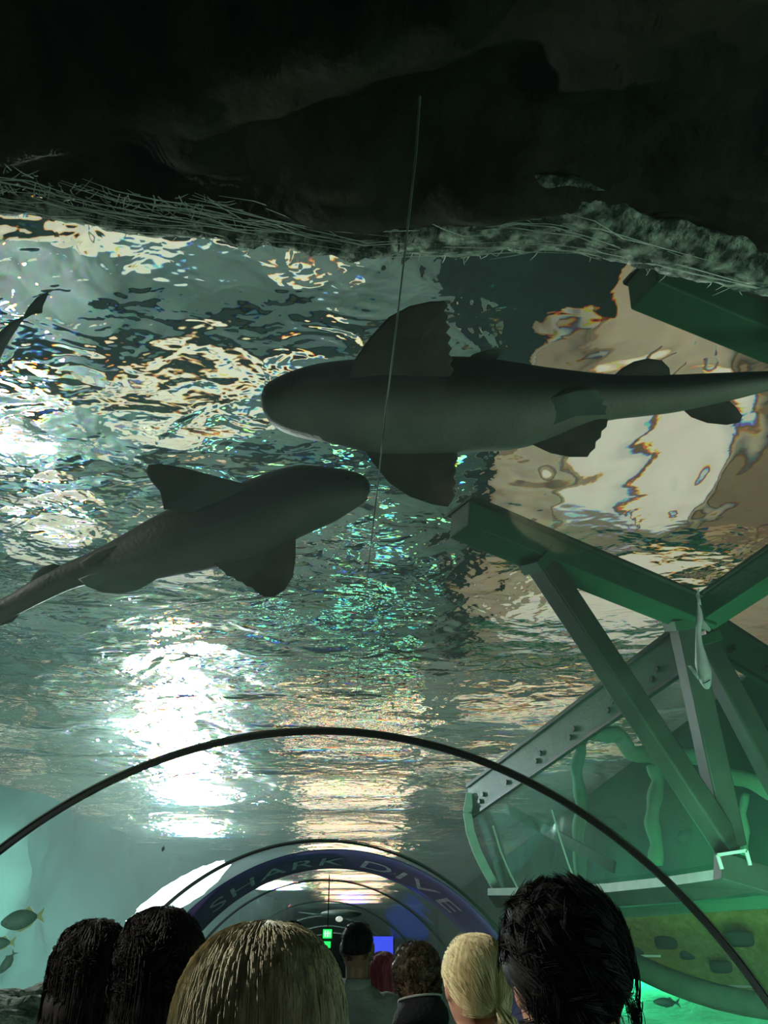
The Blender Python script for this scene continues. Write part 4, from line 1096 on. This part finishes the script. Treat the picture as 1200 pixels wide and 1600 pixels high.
def person(D, px, top_py, label, hairmat, hair, topmat, skinm='skin', turn=0.0, tilt=0.0, extra=None, lean=0, group=None):
    t = at(px, top_py, D); root = empty('person', (t.x, t.y, 0)); tag(root, label, 'person', group)
    topz = t.z
    scl = (topz - (hair.get('grow', 0.01))) / 1.72
    root.scale = (scl, scl, scl); root.rotation_euler = (0, 0, math.radians(turn))
    link('body', with_mat(BODY, M[skinm]), None, root)
    link(hair.get('topname', 'jacket'), with_mat(TOP, topmat), None, root)
    link('trousers', with_mat(TRO, M['black']), None, root)
    for s in (-1, 1):
        e = MB().ell((s*0.031, 0.082, 1.612), (0.012, 0.010, 0.010), 10, 8).build('eye', M['eye_white'], root, True)
        MB().ell((s*0.031, 0.090, 1.612), (0.005, 0.004, 0.005), 8, 6).build('iris', M['iris'], e, True)
        MB().ell((s*0.103, 0.06, 0.040), (0.052, 0.14, 0.040), 14, 8).build('shoe', M['black'], root, True)
    MB().ell((0, 0.090, 1.545), (0.022, 0.006, 0.006), 10, 6).build('lips', M['lip'], root, True)
    h = hair
    cap = MB().ell((0,0,0), (1,1,1), 56, 40, fn=hair_cap(h['style'], h.get('seed', 1), h['grow'] * (0.85 if h.get('strand') == 'spiky' else 1.0), h['lowback'], h.get('lowside', h['lowback']), h.get('curl', 0)))
    hr = cap.build('hair', hairmat, root, True)
    st = hair_strands(h.get('strand', 'spiky'), h.get('seed', 1), h['n'], h['len'], h['rad'], h['grow'], h['lowback'], h.get('curl_s', 0))
    if h['style'] == 'long' and h.get('strand') == 'spiky':
        s2_ = hair_strands('bob', h.get('seed', 1) + 50, 2200, 0.1, h['rad'], h['grow'] * 0.72, h['lowback'])
        i0 = len(st.v); rr_ = random.Random(3)
        st.v += [v + Vector((0.006 * math.sin(v.z * 70 + v.x * 40), 0.005 * math.cos(v.z * 60 + v.x * 55), 0)) for v in s2_.v]; st.f += [tuple(i0 + q for q in f_) for f_ in s2_.f]
    st.build('hair_strands', hairmat, hr)
    if extra: extra(root)
    return root
def hmat(name, c, c2, rough=0.55, scale=40, spec=0.25):
    m = mat(name, c, rough, spec, c2=c2, scale=scale)
    nt = m.node_tree
    n = [x for x in nt.nodes if x.type == 'TEX_NOISE'][0]; tcn = [x for x in nt.nodes if x.type == 'TEX_COORD'][0]
    mp = nt.nodes.new('ShaderNodeMapping'); mp.inputs['Scale'].default_value = (2.2, 2.2, 0.18)
    nt.links.new(tcn.outputs['Object'], mp.inputs['Vector']); nt.links.new(mp.outputs[0], n.inputs['Vector'])
    return m
HB = hmat('hair_black', (0.005, 0.005, 0.006), (0.014, 0.012, 0.011), rough=0.65, spec=0.18)
HBR = hmat('hair_brown', (0.05, 0.032, 0.018), (0.14, 0.095, 0.055))
HDB = hmat('hair_dark_brown', (0.006, 0.005, 0.005), (0.018, 0.012, 0.010), rough=0.65, spec=0.18)
HBL = hmat('hair_blonde', (0.50, 0.40, 0.20), (0.85, 0.74, 0.45))
HDBL = hmat('hair_dark_blonde', (0.26, 0.22, 0.13), (0.62, 0.55, 0.36))
HRED = hmat('hair_red', (0.22, 0.03, 0.05), (0.50, 0.12, 0.14))
C_black = mat('cloth_black', (0.010, 0.011, 0.012), 0.85, 0.2, c2=(0.018, 0.019, 0.02), scale=12, bump=0.3, bscale=60)
C_grey = mat('cloth_grey', (0.26, 0.27, 0.24), 0.85, 0.2, c2=(0.34, 0.35, 0.31), scale=10, bump=0.3, bscale=50)
C_navy = mat('cloth_navy', (0.03, 0.04, 0.085), 0.85, 0.2, c2=(0.045, 0.055, 0.11), scale=12)
C_trim = mat('cloth_trim', (0.42, 0.42, 0.38), 0.8, 0.2)
def ringtube(root, name, m, z, rx, ry, yo, r, tiltz=0.0, n=28):
    pts = [(rx*math.cos(2*math.pi*j/n), yo + ry*math.sin(2*math.pi*j/n), z - tiltz*math.sin(2*math.pi*j/n)) for j in range(n)]
    return MB().tube(pts, r, 8, closed=True).build(name, m, root, True)
def hood(root, m, trim_):
    vs, fs = [], []; n = 30; L = [(1.40, 0.120, 0.095, -0.02), (1.44, 0.128, 0.110, -0.03), (1.475, 0.118, 0.112, -0.035), (1.505, 0.098, 0.100, -0.03), (1.52, 0.090, 0.092, -0.025)]
    for (z, rx, ry, yo) in L:
        for j in range(n):
            t = 2*math.pi*j/n; vs.append((rx*math.cos(t), yo+ry*math.sin(t), z - 0.02*math.sin(t) - (0.05 if math.sin(t) > 0.5 else 0)))
    for i in range(len(L)-1):
        for j in range(n): fs.append((i*n+j, i*n+(j+1)%n, (i+1)*n+(j+1)%n, (i+1)*n+j))
    o = mesh('hood', vs, fs, m, root, True); sd = o.modifiers.new('s', 'SOLIDIFY'); sd.thickness = 0.012
    if trim_ is not None:
        pts = [(0.092*math.cos(2*math.pi*j/n), -0.025+0.094*math.sin(2*math.pi*j/n), 1.524 - 0.02*math.sin(2*math.pi*j/n) - (0.05 if math.sin(2*math.pi*j/n) > 0.5 else 0)) for j in range(n)]
        t = MB().tube(pts, 0.005, 6, closed=True).build('trim', trim_, o, True)
def collar(root, m):
    vs, fs = [], []; n = 26; L = [(1.41, 0.088, 0.082, -0.015), (1.45, 0.072, 0.072, -0.014), (1.475, 0.070, 0.070, -0.012)]
    for (z, rx, ry, yo) in L:
        for j in range(n):
            t = 2*math.pi*j/n; vs.append((rx*math.cos(t), yo+ry*math.sin(t), z))
    for i in range(len(L)-1):
        for j in range(n): fs.append((i*n+j, i*n+(j+1)%n, (i+1)*n+(j+1)%n, (i+1)*n+j))
    o = mesh('collar', vs, fs, m, root, True); sd = o.modifiers.new('s', 'SOLIDIFY'); sd.thickness = 0.008
def ponytail(root):
    mb = MB(); r = random.Random(3)
    for k in range(260):
        a = Vector((0.02 + r.gauss(0, 0.006), -0.088 + r.gauss(0, 0.006), 1.555 + r.gauss(0, 0.006)))
        e = r.gauss(0, 0.014)
        mb.tube([a, a + Vector((0.022 + e*0.6, -0.020, -0.03)), a + Vector((0.034 + e, -0.012, -0.08)), a + Vector((0.030 + e*1.5, -0.005, -0.15 - r.uniform(0, 0.05)))], [0.0022, 0.0022, 0.0018, 0.0006], 3)
    mb.build('ponytail', HBL, root)
person(1.41, 872, 1387, 'tall person with thick tousled black hair and black top, ear catching light', HB,
       dict(style='short', grow=0.020, lowback=1.50, lowside=1.60, curl=0.5, strand='swept', n=9000, len=0.045, rad=0.0007, curl_s=0.0, seed=4), C_black, 'skin', turn=6, extra=lambda r: collar(r, C_black))
person(1.08, 417, 1454, 'person with smooth dark-blonde hair, head closest to the viewer', HDBL,
       dict(style='long', grow=0.020, lowback=1.38, lowside=1.38, curl=0.03, strand='bob', n=6500, len=0.1, rad=0.00075, seed=8), C_black, turn=-4)
person(2.35, 740, 1459, 'person with light blonde hair tied in a low ponytail', HBL,
       dict(style='short', grow=0.008, lowback=1.515, lowside=1.56, curl=0.02, strand='tied', n=4200, len=0.1, rad=0.0008, seed=9), C_black, turn=12, extra=ponytail)
person(2.25, 258, 1418, 'person with shoulder-length wavy black hair beside the blonde head', HDB,
       dict(style='long', grow=0.030, lowback=1.38, lowside=1.38, curl=0.25, strand='spiky', n=8500, len=0.05, rad=0.0009, curl_s=0.6, seed=12), C_black)
person(2.75, 153, 1436, 'person with dark brown curly hair to the shoulders by the tank glass', HDB,
       dict(style='long', grow=0.040, lowback=1.36, lowside=1.36, curl=0.3, strand='spiky', n=7500, len=0.055, rad=0.001, curl_s=0.9, seed=15), C_navy)
def backpack(root):
    for s in (-1, 1):
        MB().tube([(s*0.12, -0.145, 1.25), (s*0.115, -0.135, 1.36), (s*0.11, -0.05, 1.432), (s*0.11, 0.07, 1.40), (s*0.115, 0.13, 1.25)], 0.012, 6).build('strap', C_black, root, True)
person(4.5, 559, 1439, 'person with close-cropped black hair in a grey jacket', HB,
       dict(style='short', grow=0.003, lowback=1.50, lowside=1.56, strand='spiky', n=2500, len=0.005, rad=0.0009, seed=20), C_grey, 'skin_brown', turn=-8, extra=lambda r: collar(r, C_grey))
person(5.4, 598, 1489, 'person with long dusky red hair in a navy jacket', HRED,
       dict(style='long', grow=0.016, lowback=1.36, lowside=1.40, curl=0.1, strand='bob', n=2600, len=0.1, rad=0.0012, seed=22), C_navy)
person(3.8, 650, 1470, 'person with tousled brown curls in a black hoodie with a grey hood trim', HBR,
       dict(style='short', grow=0.022, lowback=1.52, lowside=1.60, curl=0.8, strand='spiky', n=4500, len=0.05, rad=0.0011, curl_s=0.7, seed=25), C_black, turn=28, extra=lambda r: hood(r, C_black, C_trim))
person(6.4, 457, 1439, 'person far ahead of whom only the dark crown shows above the blonde head', HB,
       dict(style='short', grow=0.012, lowback=1.52, lowside=1.60, strand='spiky', n=900, len=0.02, rad=0.0015, seed=31), C_black)

# ------------------------------------------------------------------ sign, lamp, screen
sg = empty('exit_sign'); tag(sg, 'small glowing green sign hanging over the heads, two stacked panels', 'sign')
D = 8.0
def panel(x0, y0, x1, y1, name, m, dep=0.04, dd=0.0):
    a, b = at(x0, y0, D - dd), at(x1, y1, D - dd)
    return MB().box((a.x, D - dd, b.z), (b.x, D - dd + dep, a.z)).build(name, m, sg)
panel(503, 1451, 520, 1468, 'housing', M['black']); panel(503, 1469, 518, 1483, 'housing', M['black'])
panel(505, 1452, 518, 1466, 'lit_panel', M['exit_green'], 0.02, 0.02); panel(505, 1471, 516, 1481, 'lit_panel', M['exit_green'], 0.02, 0.02)
for (a, b, c, d) in ((507, 1454, 509, 1464), (511, 1454, 513, 1464), (515, 1455, 516, 1464), (506, 1458, 517, 1459)): panel(a, b, c, d, 'symbol', M['exit_white'], 0.005, 0.03)
MB().bar(at(512, 1452, D) + Vector((0, 0.01, 0)), at(512, 1452, D) + Vector((0, 0.01, 0.45)), 0.01, 0.01).build('hanger', M['black'], sg)
dl = MB().ell(at(530, 1436, 12.0), (0.05, 0.05, 0.035), 14, 8).build('dome_camera', M['white_lamp'], None, True)
tag(dl, 'small round white dome fixed under the tunnel crown far ahead', 'lamp')
scn = empty('blue_screen'); tag(scn, 'glowing blue screen on the tunnel side beyond the cropped-haired person', 'screen')
a = at(585, 1462, 15.0)
MB().box((a.x - 0.05, 15.0, 1.2), (a.x + 0.34, 15.06, 1.82)).build('bezel', M['black'], scn)
MB().box((a.x - 0.03, 14.985, 1.22), (a.x + 0.32, 15.0, 1.80)).build('display', M['blue_screen'], scn)
